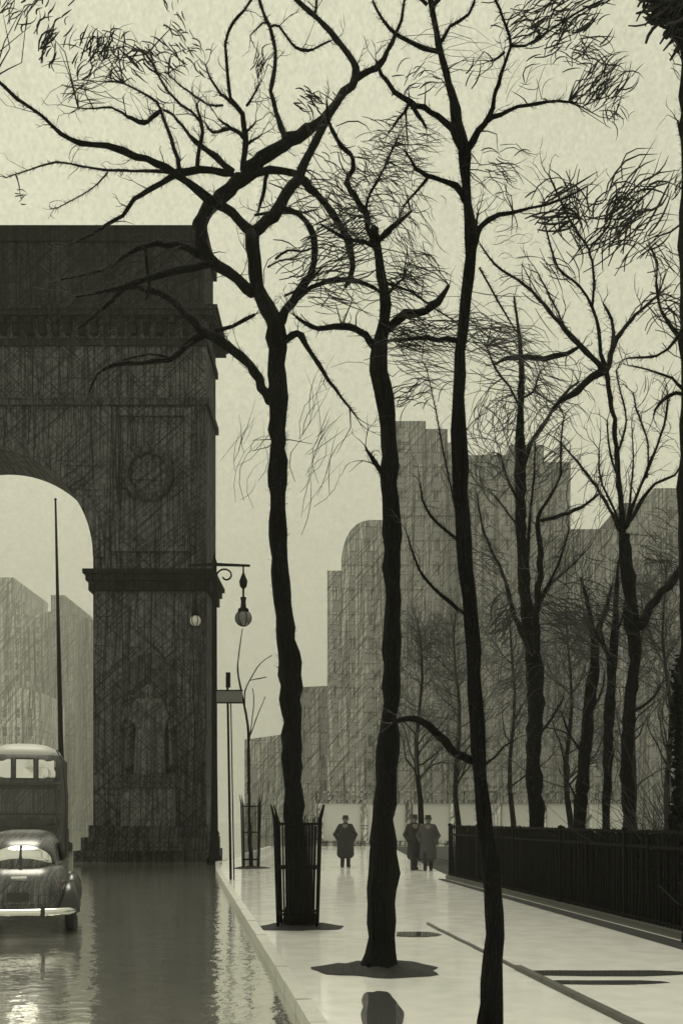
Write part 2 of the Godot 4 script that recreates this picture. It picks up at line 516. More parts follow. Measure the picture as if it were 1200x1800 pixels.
func plant_trees() -> void:
	grow("street_tree", "gnarled dark street tree with twisting forked limbs standing inside an iron tree guard", 15.2, [
		[530, 1634, 25, 523, 1560, 21, 517, 1440, 17, 514, 1350, 16, 512, 1250, 17, 507, 1150, 18, 498, 1080, 16, 490, 980, 14, 488, 850, 16, 490, 740, 17, 487, 640, 16, 483, 570, 15, 468, 540, 13, 452, 505, 11, 445, 455, 11, 442, 412, 12],
		[445, 515, 9, 415, 492, 10, 385, 465, 11, 360, 442, 11, 351, 412, 11, 359, 380, 12, 375, 355, 12, 415, 318, 12, 450, 290, 12, 500, 252, 11, 550, 220, 9, 578, 195, 7, 604, 165, 7, 626, 136, 7, 622, 112, 6, 600, 82, 5, 572, 45, 4.5, 545, 20, 4, 510, -12, 3.5],
		[626, 136, 6, 650, 122, 5, 668, 113, 5, 682, 88, 4, 694, 62, 3, 705, 35, 2.5, 712, -12, 2],
		[444, 410, 11, 468, 388, 10, 500, 345, 9, 530, 300, 8, 552, 250, 7, 575, 207, 6, 600, 170, 5],
		[442, 408, 9, 420, 386, 7, 395, 367, 7, 375, 355, 7],
		[375, 357, 8, 345, 334, 7, 308, 303, 7, 275, 287, 6, 240, 271, 6, 190, 257, 5, 140, 250, 4, 108, 234, 3.5, 75, 205, 3.2, 30, 172, 3, -10, 136, 2.5],
		[305, 304, 3, 250, 300, 2.2, 190, 299, 2, 140, 291, 1.6, 97, 286, 1.5, 50, 299, 1.2, 12, 312, 0.8],
		[190, 303, 1.5, 170, 325, 1.2, 140, 345, 1, 100, 366, 0.7],
		[306, 308, 5, 262, 334, 4, 236, 350, 3.6, 216, 379, 3.2, 186, 394, 3, 155, 416, 2, 120, 432, 1.2],
		[310, 303, 6, 350, 298, 6, 410, 303, 6],
		[316, 300, 4, 312, 278, 3.5, 300, 240, 3.2, 286, 205, 2.6, 276, 178, 2.2, 245, 160, 1.6, 206, 142, 1.2],
		[281, 196, 3.4, 268, 208, 3.6, 254, 216, 3.6, 232, 209, 2.8, 214, 198, 2.2, 195, 188, 1.8, 165, 191, 1.3, 138, 190, 0.8],
		[347, 296, 4, 352, 260, 3.5, 356, 232, 3.2, 350, 204, 2.8, 345, 184, 1.6],
		[351, 212, 3, 336, 195, 2.6, 318, 184, 2.4, 296, 160, 2.2, 280, 135, 2, 268, 112, 2, 258, 96, 1.5],
		[408, 301, 6, 380, 275, 5, 345, 250, 4, 322, 222, 2.6, 305, 203, 2, 288, 193, 1.5],
		[428, 300, 6, 430, 270, 5.5, 430, 240, 5, 425, 203, 4, 406, 172, 3, 400, 130, 2.6, 397, 78, 2.4, 409, 42, 2.4, 428, 18, 2.2, 450, -12, 1.8],
		[424, 198, 3.2, 404, 178, 2.6, 388, 164, 2.2, 370, 138, 1.8, 362, 114, 1.2],
		[392, 185, 1.8, 365, 184, 2, 345, 170, 1.8, 318, 150, 1.6, 296, 130, 1.2],
		[428, 242, 3.5, 414, 228, 3.2, 395, 228, 2.8, 374, 233, 2.4, 362, 218, 1.6],
		[414, 228, 2.2, 400, 222, 2, 384, 209, 1.4],
		[431, 235, 2.4, 442, 224, 2, 449, 214, 1.4],
		[433, 186, 2.2, 444, 170, 1.8, 455, 150, 1.2],
		[433, 255, 2.4, 448, 246, 2, 458, 238, 1.2],
		[502, 250, 6, 494, 222, 5, 484, 196, 4.5, 476, 160, 3.8, 483, 125, 3.4, 485, 88, 3, 474, 48, 3, 462, 20, 2.6, 452, -12, 2.2],
		[476, 47, 2.2, 490, 46, 2, 512, 74, 2.4, 530, 87, 2.6, 552, 87, 2.2, 580, 72, 1.6],
		[476, 43, 1.8, 462, 40, 1.4, 440, 62, 0.9],
		[550, 28, 2.6, 556, 14, 2.2, 556, -10, 1.6],
		[412, 330, 6, 450, 306, 6, 498, 299, 6, 530, 318, 6, 556, 342, 6, 584, 374, 6, 603, 402, 7, 617, 440, 7, 618, 472, 6, 606, 505, 3.5],
		[470, 302, 4, 464, 335, 3, 454, 372, 1.6],
		[487, 572, 9, 502, 546, 8, 525, 515, 7, 545, 484, 6, 553, 440, 5.5, 545, 400, 5.5, 525, 376, 5, 498, 366, 4],
		[515, 530, 5, 548, 502, 4.5, 596, 492, 4, 640, 497, 3.4, 668, 514, 2.5],
		[474, 706, 9, 462, 680, 8.5, 448, 656, 8, 425, 627, 8, 396, 606, 8, 366, 586, 8, 340, 565, 7.5, 312, 536, 6.5, 280, 513, 5.5, 245, 505, 5, 215, 509, 4.5, 195, 530, 3.5, 165, 556, 2.8, 138, 578, 1.5],
		[366, 586, 4, 408, 572, 3.2, 448, 553, 2.6],
		[362, 588, 6, 326, 609, 5, 300, 632, 4.5, 250, 637, 3.6, 202, 642, 3, 172, 658, 2, 157, 690, 1.2],
		[300, 630, 2, 262, 623, 1.6, 215, 634, 1.2],
		[384, 467, 8, 342, 470, 7, 292, 480, 6, 252, 491, 5, 200, 508, 3.4, 134, 522, 1.6],
		[352, 447, 7, 312, 431, 6, 262, 431, 4.5, 222, 450, 3.4, 182, 476, 2.4, 108, 491, 1.2],
		[256, 432, 3, 258, 462, 2.6, 262, 500, 2.2, 256, 528, 1.2],
		[496, 602, 6, 515, 591, 5.5, 532, 592, 6, 548, 622, 4, 570, 655, 3.2, 600, 698, 2.4, 626, 732, 1.2],
		[500, 520, 2.2, 530, 506, 2, 566, 470, 1.6],
		[484, 455, 2, 505, 440, 2, 528, 442, 2.2, 548, 436, 1.4],
		[470, 470, 1.8, 492, 458, 1.6, 518, 456, 1.2],
		[447, 378, 2.4, 480, 372, 2.2, 520, 375, 2, 556, 368, 1.2],
	], [[82, 35, 40, 60, 60, 26, 34, 1.6], [92, 78, 20, 26, 60, 18, 30, 1.8], [170, 95, 60, 34, 65, 46, 30, 1.5], [180, 120, 80, 30, 5, 30, 70, 0.7], [265, 110, 60, 30, -40, 50, 34, 1.4], [320, 92, 50, 28, -45, 30, 26, 1.5], [195, 75, 40, 24, 70, 26, 26, 1.6], [150, 160, 40, 20, 4, 24, 60, 0.7], [545, 178, 26, 20, -30, 26, 24, 1.6], [460, 110, 20, 34, 70, 18, 34, 1.3], [570, 350, 110, 70, -35, 60, 70, 1.3], [600, 410, 70, 90, 20, 46, 70, 1.1], [560, 470, 60, 40, 40, 30, 60, 1.2], [240, 470, 120, 50, 30, 46, 70, 1.2], [200, 560, 90, 40, 40, 34, 60, 1.2], [36, 345, 12, 12, 10, 8, 16, 1.2], [305, 45, 30, 30, -60, 12, 26, 1.4], [20, 15, 30, 20, 50, 18, 30, 1.0], [440, 790, 24, 80, 70, 14, 80, 0.6], [560, 800, 50, 90, 65, 26, 90, 0.7]], {"bare": 0.8})

	grow("street_tree", "straight dark street tree rising from a round bed of bare earth beside the kerb", 10.9, [
		[666, 1700, 30, 669, 1650, 26, 672, 1590, 24, 673, 1500, 22, 679, 1380, 19, 686, 1260, 16, 689, 1120, 15, 690, 1000, 13, 686, 880, 15, 684, 780, 15, 680, 730, 15, 672, 680, 15, 666, 630, 15, 672, 580, 12, 678, 535, 9, 669, 485, 8, 662, 430, 7.5, 657, 402, 7],
		[681, 578, 8, 712, 556, 7, 748, 548, 6.5, 768, 528, 6, 788, 502, 3],
		[657, 430, 6, 648, 400, 5, 640, 370, 5, 624, 345, 4.5, 608, 322, 4, 621, 296, 4, 616, 272, 4, 598, 255, 4, 586, 236, 3.5, 576, 210, 2.6, 574, 180, 1.6],
		[660, 425, 6, 678, 408, 6, 700, 392, 4, 722, 372, 2],
		[643, 372, 3, 650, 340, 2.6, 672, 302, 2.2, 686, 270, 2, 698, 244, 1.6],
		[657, 608, 7, 642, 590, 6, 624, 578, 5.5, 600, 573, 5, 572, 576, 4.5, 548, 574, 4, 520, 557, 2.5],
		[674, 840, 5, 662, 822, 4.5, 650, 800, 3, 642, 785, 1.6],
		[676, 530, 3, 690, 505, 2.4, 708, 490, 1.6],
		[672, 495, 3, 720, 512, 2, 760, 540, 1.4, 800, 565, 1],
		[664, 436, 4, 640, 425, 3.5, 600, 416, 3, 565, 395, 2],
		[680, 600, 3, 720, 596, 2.5, 770, 596, 2.4, 806, 602, 2],
	], [[690, 300, 60, 70, -10, 110, 40, 0.7], [715, 250, 50, 40, -15, 60, 40, 0.7], [700, 360, 70, 60, -60, 60, 36, 0.7], [730, 440, 50, 50, -50, 60, 40, 0.7], [720, 500, 60, 40, -28, 60, 60, 0.9], [630, 340, 50, 90, -60, 50, 40, 1.1], [620, 420, 60, 50, 15, 40, 60, 1.2], [600, 520, 60, 30, -12, 40, 70, 0.9], [740, 640, 70, 60, -12, 60, 90, 0.7], [730, 690, 40, 30, 35, 24, 36, 1.0], [770, 590, 80, 24, -3, 50, 80, 1.0], [720, 590, 40, 24, -8, 40, 60, 1.0]], {"bare": 0.86})

	grow("street_tree", "tall slender dark street tree nearest on the pavement, forking high up beside the fence", 7.2, [
		[862, 1836, 24, 861, 1800, 19, 866, 1690, 17, 868, 1600, 17, 862, 1520, 16, 848, 1420, 14, 842, 1320, 13, 836, 1220, 12, 830, 1100, 11, 815, 950, 12.5, 808, 820, 12.5, 805, 700, 11, 811, 580, 10.5, 823, 480, 9, 826, 420, 9, 822, 360, 8, 817, 300, 8, 816, 262, 11],
		[815, 268, 9, 803, 215, 8, 796, 180, 8, 788, 145, 6.5, 780, 110, 6, 771, 78, 6, 762, 30, 5.5, 752, -15, 5],
		[821, 264, 7, 840, 230, 6, 860, 205, 5, 868, 170, 3.6, 875, 145, 3.2, 885, 115, 3, 897, 82, 2.8, 888, 45, 2.4, 878, 18, 2.2, 864, -12, 1.8],
		[857, 212, 4, 880, 200, 3.5, 910, 189, 3, 945, 181, 2.6, 980, 178, 2.2, 1012, 181, 1.4],
		[897, 80, 2.4, 922, 80, 2.2, 950, 65, 2, 990, 36, 1.8, 1030, 14, 1.6, 1075, -8, 1.2],
		[886, 92, 2, 875, 102, 2, 860, 107, 1.2],
		[810, 262, 6, 792, 226, 5.5, 770, 204, 5, 746, 190, 5, 720, 180, 4.6, 694, 160, 3.8, 670, 128, 2.8, 660, 105, 1.6],
		[722, 182, 3.6, 735, 202, 3.4, 748, 224, 2], [718, 184, 2.6, 700, 210, 2.2, 682, 234, 1.4], [714, 190, 1.8, 714, 215, 1.5, 716, 246, 0.8],
		[817, 355, 6, 802, 328, 5.5, 776, 315, 4.5, 750, 309, 3.6, 731, 296, 2.8, 712, 266, 1.8],
		[752, 312, 2.6, 732, 335, 2.2, 708, 364, 1.6],
		[772, 90, 4, 742, 83, 3.6, 702, 63, 3, 672, 36, 2.6, 655, 2, 2],
		[772, 78, 3.4, 790, 47, 2.8, 824, 26, 2.4, 836, -10, 1.6],
		[758, 10, 3.6, 775, -5, 2.8, 790, -20, 2], [750, 8, 3, 738, -4, 2.6, 728, -18, 1.8],
		[830, 442, 7, 838, 412, 6.5, 858, 386, 4.5, 900, 372, 3, 960, 360, 2.2, 1000, 345, 1.8, 1030, 328, 1.2],
		[836, 405, 3, 838, 385, 2, 840, 372, 1.2],
		[834, 1338, 7, 812, 1328, 7, 790, 1316, 7, 768, 1288, 6.5, 742, 1270, 6, 712, 1262, 5, 690, 1270, 3],
		[808, 952, 3, 782, 932, 2.4, 755, 905, 2, 742, 878, 1.6, 738, 850, 1.1],
		[822, 1082, 4, 805, 1070, 3.4, 775, 1045, 3, 745, 1015, 2.6, 730, 985, 2.2, 716, 942, 1.4],
		[804, 600, 5, 770, 596, 4.5, 735, 594, 3.2, 702, 598, 2],
		[812, 960, 2.6, 800, 900, 1.6, 780, 800, 1.4, 765, 720, 1.1, 750, 650, 0.8],
		[850, 1345, 2.4, 870, 1330, 2, 885, 1312, 1.6, 903, 1302, 1],
		[842, 470, 2, 875, 530, 1.6, 905, 580, 1],
	], [[1000, 62, 70, 40, 35, 40, 50, 1.2], [1045, 95, 40, 26, -30, 34, 34, 1.0], [1062, 140, 40, 30, 45, 50, 50, 1.3], [1085, 170, 36, 34, 40, 20, 30, 1.0], [1078, 210, 22, 22, -60, 12, 36, 0.9], [925, 40, 50, 34, 35, 50, 40, 1.2], [1000, 20, 60, 24, 30, 40, 50, 1.6], [875, 285, 46, 26, -15, 20, 36, 1.0], [900, 300, 30, 20, -40, 10, 40, 0.9], [880, 340, 30, 30, -35, 10, 34, 1.0], [735, 145, 36, 20, 25, 16, 30, 1.2], [900, 420, 40, 26, 10, 18, 40, 0.5], [940, 140, 40, 30, 40, 10, 50, 0.6], [830, 130, 10, 36, 75, 3, 60, 1.8], [800, 110, 90, 20, -14, 12, 140, 0.5], [860, 340, 30, 60, 60, 8, 70, 0.6]], {"bare": 0.9, "fine": 0.45})

	grow("park_tree", "slim park tree behind the fence with upright forked stems, nearest the pale wall", 22.0, [
		[946, 1571, 18, 942, 1450, 14, 938, 1330, 13, 941, 1220, 13, 932, 1130, 12, 924, 1060, 10, 916, 960, 9, 914, 860, 9, 913, 760, 7.5, 916, 660, 5, 913, 600, 3, 903, 522, 1.4],
		[942, 1180, 7, 942, 1080, 6, 950, 990, 5, 947, 945, 4.5, 946, 910, 3.6, 956, 888, 3, 976, 855, 2.2, 987, 828, 1.4],
		[950, 915, 3, 998, 901, 2.8, 1030, 886, 2.6, 1052, 868, 1.6],
		[930, 1140, 5, 904, 1085, 4, 885, 1012, 3, 861, 962, 2.4, 846, 920, 2, 838, 868, 1.3],
		[918, 628, 5, 955, 629, 5, 995, 622, 4.5, 1016, 610, 2.6], [915, 628, 4, 890, 631, 4, 868, 641, 2],
		[935, 1090, 3, 965, 1030, 2.4, 998, 1000, 2, 1028, 970, 1.2], [930, 1080, 3, 972, 1010, 2.2, 990, 965, 1.8, 1000, 930, 1.2],
		[916, 830, 4, 935, 775, 3.4, 955, 745, 3, 985, 700, 2.6, 1015, 672, 2],
		[914, 720, 2.4, 895, 680, 2, 872, 650, 1.8, 855, 610, 1.2], [915, 700, 2, 935, 690, 1.8, 948, 655, 1.4], [914, 890, 2.4, 890, 840, 2, 880, 800, 1.2],
		[942, 1300, 2.4, 970, 1260, 2.2, 990, 1225, 1.4], [918, 940, 2, 895, 905, 1.8, 868, 870, 1.2], [925, 1020, 3, 930, 920, 2.6, 938, 830, 2, 940, 780, 1.2], [985, 835, 2, 985, 780, 1.8, 990, 735, 1.2],
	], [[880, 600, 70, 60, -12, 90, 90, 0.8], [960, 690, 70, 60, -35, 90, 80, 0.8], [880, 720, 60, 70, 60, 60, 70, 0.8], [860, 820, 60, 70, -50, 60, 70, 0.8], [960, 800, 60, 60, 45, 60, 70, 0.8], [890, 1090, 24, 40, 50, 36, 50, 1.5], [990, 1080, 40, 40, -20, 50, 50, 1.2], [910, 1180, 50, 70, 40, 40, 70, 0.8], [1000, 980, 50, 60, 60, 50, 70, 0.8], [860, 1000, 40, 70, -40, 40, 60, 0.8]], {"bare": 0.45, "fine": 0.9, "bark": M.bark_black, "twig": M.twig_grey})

	grow("park_tree", "tall park tree behind the fence with many thin fanning stems and one thick side limb", 20.5, [
		[1107, 1585, 14, 1105, 1450, 11.5, 1101, 1330, 10.5, 1106, 1240, 10, 1115, 1150, 11, 1108, 1080, 12, 1100, 1000, 10.5, 1096, 940, 9],
		[1094, 945, 6, 1088, 870, 5, 1083, 800, 4.5, 1076, 735, 4, 1066, 665, 4, 1056, 622, 3.4, 1050, 580, 3, 1040, 540, 2.6, 1018, 503, 2.2, 980, 470, 1.8, 958, 398, 1.3],
		[1092, 935, 4, 1070, 892, 3, 1040, 845, 2.4, 1000, 795, 1.6, 975, 770, 1],
		[1062, 648, 6, 1050, 640, 5, 1016, 606, 4.5, 972, 556, 3.4, 945, 525, 2.8, 920, 500, 2.4, 870, 466, 2, 845, 432, 1.4],
		[1066, 650, 5, 1072, 625, 5, 1082, 598, 4.5, 1102, 570, 3.4, 1126, 545, 2.6, 1166, 510, 1.6],
		[1066, 652, 4, 1077, 600, 3.4, 1074, 562, 2.6, 1060, 535, 1.6],
		[1040, 542, 2.6, 1043, 500, 2.4, 1040, 460, 2.4, 1035, 440, 2.2, 1050, 420, 2, 1070, 395, 1.8, 1082, 350, 1.2],
		[1036, 442, 2.2, 1018, 412, 2, 1000, 385, 2, 980, 342, 1.8, 964, 308, 1.2],
		[1066, 652, 6, 1042, 664, 6.5, 1012, 688, 5.5, 985, 706, 3.5, 970, 718, 2],
		[1098, 930, 4, 1118, 872, 3, 1140, 820, 2.6, 1155, 782, 2.2, 1170, 730, 2, 1172, 690, 1.3],
		[1100, 925, 4, 1128, 880, 3.2, 1150, 850, 2.6, 1185, 836, 2, 1196, 812, 1.2],
		[1120, 1102, 9, 1148, 1062, 8, 1174, 1030, 7.5, 1202, 990, 6, 1232, 940, 5, 1260, 880, 3],
		[1098, 960, 3, 1090, 860, 2, 1072, 800, 1.8, 1066, 740, 1.2], [1100, 930, 2.4, 1108, 870, 2, 1112, 800, 1.6, 1110, 760, 1],
		[1084, 800, 2.4, 1100, 740, 1.8, 1090, 690, 1.4, 1082, 650, 1.2],
		[1106, 1255, 3, 1130, 1240, 2.6, 1148, 1225, 2.2, 1160, 1205, 1.3],
		[1078, 1170, 2.5, 1060, 1140, 2, 1042, 1105, 1.3], [1136, 840, 2, 1138, 780, 1.8, 1118, 720, 1.6, 1112, 690, 1], [1095, 955, 3, 1080, 900, 2, 1054, 840, 1.6, 1052, 790, 1],
		[1000, 590, 2, 985, 560, 1.6, 945, 480, 1.2],
	], [[1110, 360, 50, 50, 42, 60, 80, 1.8], [1010, 380, 30, 50, -65, 24, 60, 1.3], [985, 385, 30, 14, 12, 18, 50, 1.8], [1000, 350, 50, 20, 40, 20, 50, 1.2], [1085, 420, 40, 26, 38, 20, 80, 1.2], [970, 500, 40, 40, -48, 20, 60, 1.0], [1175, 560, 30, 40, -45, 18, 50, 1.3], [1160, 540, 40, 36, 35, 16, 60, 1.2], [1170, 460, 30, 40, -55, 14, 60, 1.0], [1140, 440, 40, 40, 40, 16, 60, 1.2], [1060, 1080, 60, 60, -30, 60, 60, 0.9], [1140, 1120, 40, 60, -32, 40, 50, 0.7], [1160, 980, 40, 60, -32, 40, 60, 0.7], [1070, 850, 50, 50, 70, 20, 80, 0.7], [1160, 690, 40, 40, 70, 14, 60, 0.8]], {"bare": 0.6, "fine": 0.6, "bark": M.bark_black, "twig": M.twig})

	grow("park_tree", "dark leaning park tree behind the fence, splitting into two thin stems", 24.0, [
		[1016, 1560, 12, 1019, 1450, 11, 1024, 1370, 10.5, 1030, 1290, 10, 1038, 1210, 9.5, 1045, 1150, 7, 1040, 1100, 5, 1030, 1050, 3.6, 1020, 1015, 1.8],
		[1043, 1160, 5.5, 1052, 1100, 5, 1064, 1075, 3.6, 1074, 1030, 1.8],
		[1026, 1330, 3, 1000, 1290, 2, 985, 1250, 1.2], [1020, 1420, 2.4, 1005, 1390, 2, 995, 1370, 1.2], [1032, 1260, 2.4, 1055, 1220, 2, 1062, 1180, 1.2],
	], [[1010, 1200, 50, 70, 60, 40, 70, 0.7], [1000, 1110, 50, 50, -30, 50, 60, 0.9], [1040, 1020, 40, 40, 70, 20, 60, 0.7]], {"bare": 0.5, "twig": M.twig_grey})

	grow("park_tree", "thin straight park tree between the leaning tree and the tall fanning tree", 22.5, [
		[1063, 1580, 8, 1064, 1450, 7, 1067, 1340, 7.5, 1071, 1250, 8.5, 1076, 1170, 8, 1080, 1110, 6, 1082, 1050, 4, 1086, 985, 1.8],
		[1075, 1180, 4, 1060, 1130, 3, 1052, 1085, 1.5], [1080, 1120, 3, 1094, 1080, 2, 1100, 1030, 1.2],
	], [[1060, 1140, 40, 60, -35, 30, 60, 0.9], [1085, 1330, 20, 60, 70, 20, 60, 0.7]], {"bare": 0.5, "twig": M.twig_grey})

	grow("park_tree", "dark tree at the far right edge whose thin trunk rises past the evergreen", 13.2, [
		[1226, 1660, 26, 1222, 1500, 24, 1218, 1300, 22, 1215, 1000, 20, 1213, 800, 18, 1212, 600, 17, 1210, 400, 16, 1210, 200, 15, 1212, 60, 15, 1218, -60, 14],
		[1208, 260, 4, 1196, 235, 3, 1190, 212, 1.6], [1206, 610, 5, 1180, 575, 3.5, 1160, 545, 2.4, 1152, 500, 2, 1155, 460, 1.5, 1140, 430, 1], [1206, 690, 4, 1190, 675, 3, 1166, 658, 2.2, 1110, 643, 1.2], [1206, 700, 4, 1186, 690, 3.2, 1158, 710, 2.6, 1148, 730, 1.4],
		[1206, 560, 3, 1185, 600, 2.6, 1160, 622, 2.4, 1140, 628, 2.2, 1100, 630, 1.2],
	], [[1185, 12, 40, 22, 20, 260, 40, 3.0], [1205, 30, 26, 40, 60, 160, 40, 3.0], [1175, 0, 40, 16, -20, 120, 40, 3.0], [1196, 100, 14, 30, -50, 12, 36, 1.0], [1196, 330, 12, 30, 60, 14, 30, 1.2]], {"bare": 0.4, "fine": 0.25})

	grow("sapling", "spindly young tree with a thread-thin stem in a slatted guard beside the sign post", 33.5, [
		[441, 1524, 3.4, 439, 1460, 3, 438, 1400, 2.8, 437, 1300, 2.6, 434, 1265, 2, 425, 1220, 1.5, 418, 1180, 1.3, 420, 1150, 1, 426, 1105, 0.8],
		[430, 1240, 1.3, 431, 1215, 1.3, 440, 1194, 1, 458, 1166, 0.8, 478, 1152, 0.7], [440, 1196, 0.9, 455, 1193, 1, 468, 1190, 0.8],
		[437, 1300, 1, 452, 1260, 0.8, 466, 1225, 0.7], [437, 1310, 1, 446, 1240, 0.8, 444, 1210, 0.7],
	], [], {"fine": 0.08, "bare": 0.95})
	# bare trees farther back, under the tall buildings
	for q in [[735, 40.0, 9.5, 3.6, "hazy bare tree far back before the tall tower, beside the straight street tree"], [806, 44.0, 10.5, 3.8, "hazy bare tree far back, its crown crossed by the slender nearest trunk"], [900, 47.0, 12.0, 4.2, "hazy bare tree far back to the left of the slim park tree"], [1000, 38.0, 9.5, 3.8, "hazy bare tree far back behind the leaning park tree"], [1105, 42.0, 11.0, 4.0, "hazy bare tree far back behind the tall fanning park tree"], [1178, 39.0, 11.5, 3.6, "hazy bare tree far back between the fanning tree and the evergreen"]]:
		var fp := spot(q[0], 1440, q[1])
		var ft := thing("bare_tree", q[4], "tree", Vector3(fp.x, 0, fp.z), 0.0, "bare trees far back in the park")
		var fs := mb()
		var lean := rng.randfn() * 0.25
		var line := PackedVector3Array()
		var wide := PackedFloat32Array()
		for i in 9:
			var f := i / 8.0
			line.append(Vector3(lean * f + 0.12 * sin(i * 1.3 + q[0]), f * q[2] - 0.05, 0.1 * sin(i * 1.9)))
			wide.append(lerpf(0.16, 0.025, pow(f, 0.7)))
		tube(fs, line, wide, 7, 0.05)
		obj("trunk", fs, M.bark_black, ft)
		var fine := mb()
		for i in 30:
			var f := rng.randf_range(0.26, 0.97)
			var p0 := line[int(f * 8)].lerp(line[mini(int(f * 8) + 1, 8)], fmod(f * 8, 1.0))
			var a := rng.randf() * TAU
			var reach: float = q[3] * (1.15 - f) * rng.randf_range(0.6, 1.2)
			var d0 := Vector3(cos(a), rng.randf_range(0.25, 1.1), sin(a)).normalized()
			var lp := PackedVector3Array([p0])
			var lr := PackedFloat32Array([0.05 * (1.2 - f)])
			for j in 5:
				d0 = (d0 + Vector3(rng.randfn(), rng.randfn() + 0.3, rng.randfn()) * 0.16).normalized()
				lp.append(lp[-1] + d0 * reach / 5.0)
				lr.append(0.05 * (1.2 - f) * (1.0 - 0.14 * (j + 1)))
				for k in 2:
					twig(fine, lp[-1], (d0 + Vector3(rng.randfn(), rng.randfn(), rng.randfn()) * 0.5).normalized(), rng.randf_range(0.6, 1.5), 0.014, 2)
			var ls := mb()
			tube(ls, lp, lr, 5)
			if i < 16:
				obj("limb", ls, M.bark_black, ft)
			else:
				tube(fine, lp, lr, 4)
		obj("twigs", fine, M.twig_grey, ft).set_meta("kind", "stuff")
	# a bare thicket and a dense evergreen behind the fence at the right
	for k in 5:
		var p := spot([1112, 1136, 1156, 1172, 1190][k], 1450, 17.0 - 0.4 * k)
		p.x += 0.6
		var b := thing("bare_shrub", ["low bare shrub of thin upright shoots beside the tall fanning tree's trunk", "second bare twiggy shrub from the fanning tree, ragged and thin", "bare twiggy shrub in the middle of the thicket behind the fence", "tall bare twiggy shrub standing just left of the dark evergreen", "dense bare twiggy shrub in front of the dark evergreen's foot"][k], "shrub", Vector3(p.x, 0, p.z), 0.0, "bare shrubs behind the fence")
		var st := mb()
		for i in 70:
			var o := Vector3(rng.randfn() * 0.12, 0, -absf(rng.randfn()) * 0.2)
			twig(st, o, Vector3(rng.randfn() * 0.06 + 0.02, 1.3, -absf(rng.randfn()) * 0.1).normalized(), rng.randf_range(1.5, 2.5 + 0.3 * k), 0.011, 0)
		obj("shoots", st, M.twig, b).set_meta("kind", "stuff")
	var e := spot(1222, 1450, 15.0)
	var ev := thing("evergreen", "dense black columnar evergreen at the far right edge behind the fence", "tree", Vector3(e.x, 0, e.z))
	var ts := mb()
	tube(ts, PackedVector3Array([Vector3(0, -0.05, 0), Vector3(0.02, 2, 0), Vector3(0, 3.9, 0)]), PackedFloat32Array([0.14, 0.09, 0.03]), 8)
	obj("trunk", ts, M.bark_black, ev)
	leaf_mass("crown", ev, M.leaf_dark, 9000, func() -> Vector3:
		var y := rng.randf()
		var r := 0.43 * (0.86 + 0.14 * sin(y * 9.0)) * (1.0 - pow(y, 7.0)) * (0.75 + 0.35 * rng.randf())
		var a := rng.randf() * TAU
		return Vector3(cos(a) * r * sqrt(rng.randf_range(0.3, 1.0)), 0.15 + y * 4.25, sin(a) * r * sqrt(rng.randf_range(0.3, 1.0))), 0.11)

func leaf_mass(called: String, parent: Node, m: Material, count: int, where: Callable, size: float) -> void:
	var st := mb()
	st.set_smooth_group(-1)
	for s in [1.0, -1.0]:
		quad(st, Vector3(0, 0, 0), Vector3(0.28, 0.4, 0.1 * s), Vector3(0, 1, 0), Vector3(-0.28, 0.4, -0.1 * s))
	var mm := MultiMesh.new()
	mm.transform_format = MultiMesh.TRANSFORM_3D
	mm.mesh = commit(st)
	mm.instance_count = count
	for i in count:
		var b := Basis.from_euler(Vector3(rng.randf() * TAU, rng.randf() * TAU, rng.randf() * TAU)).scaled(Vector3.ONE * size * rng.randf_range(0.6, 1.3))
		mm.set_instance_transform(i, Transform3D(b, where.call()))
	var o := MultiMeshInstance3D.new()
	o.name = called
	o.multimesh = mm
	o.material_override = m
	o.set_meta("kind", "stuff")
	parent.add_child(o, true)

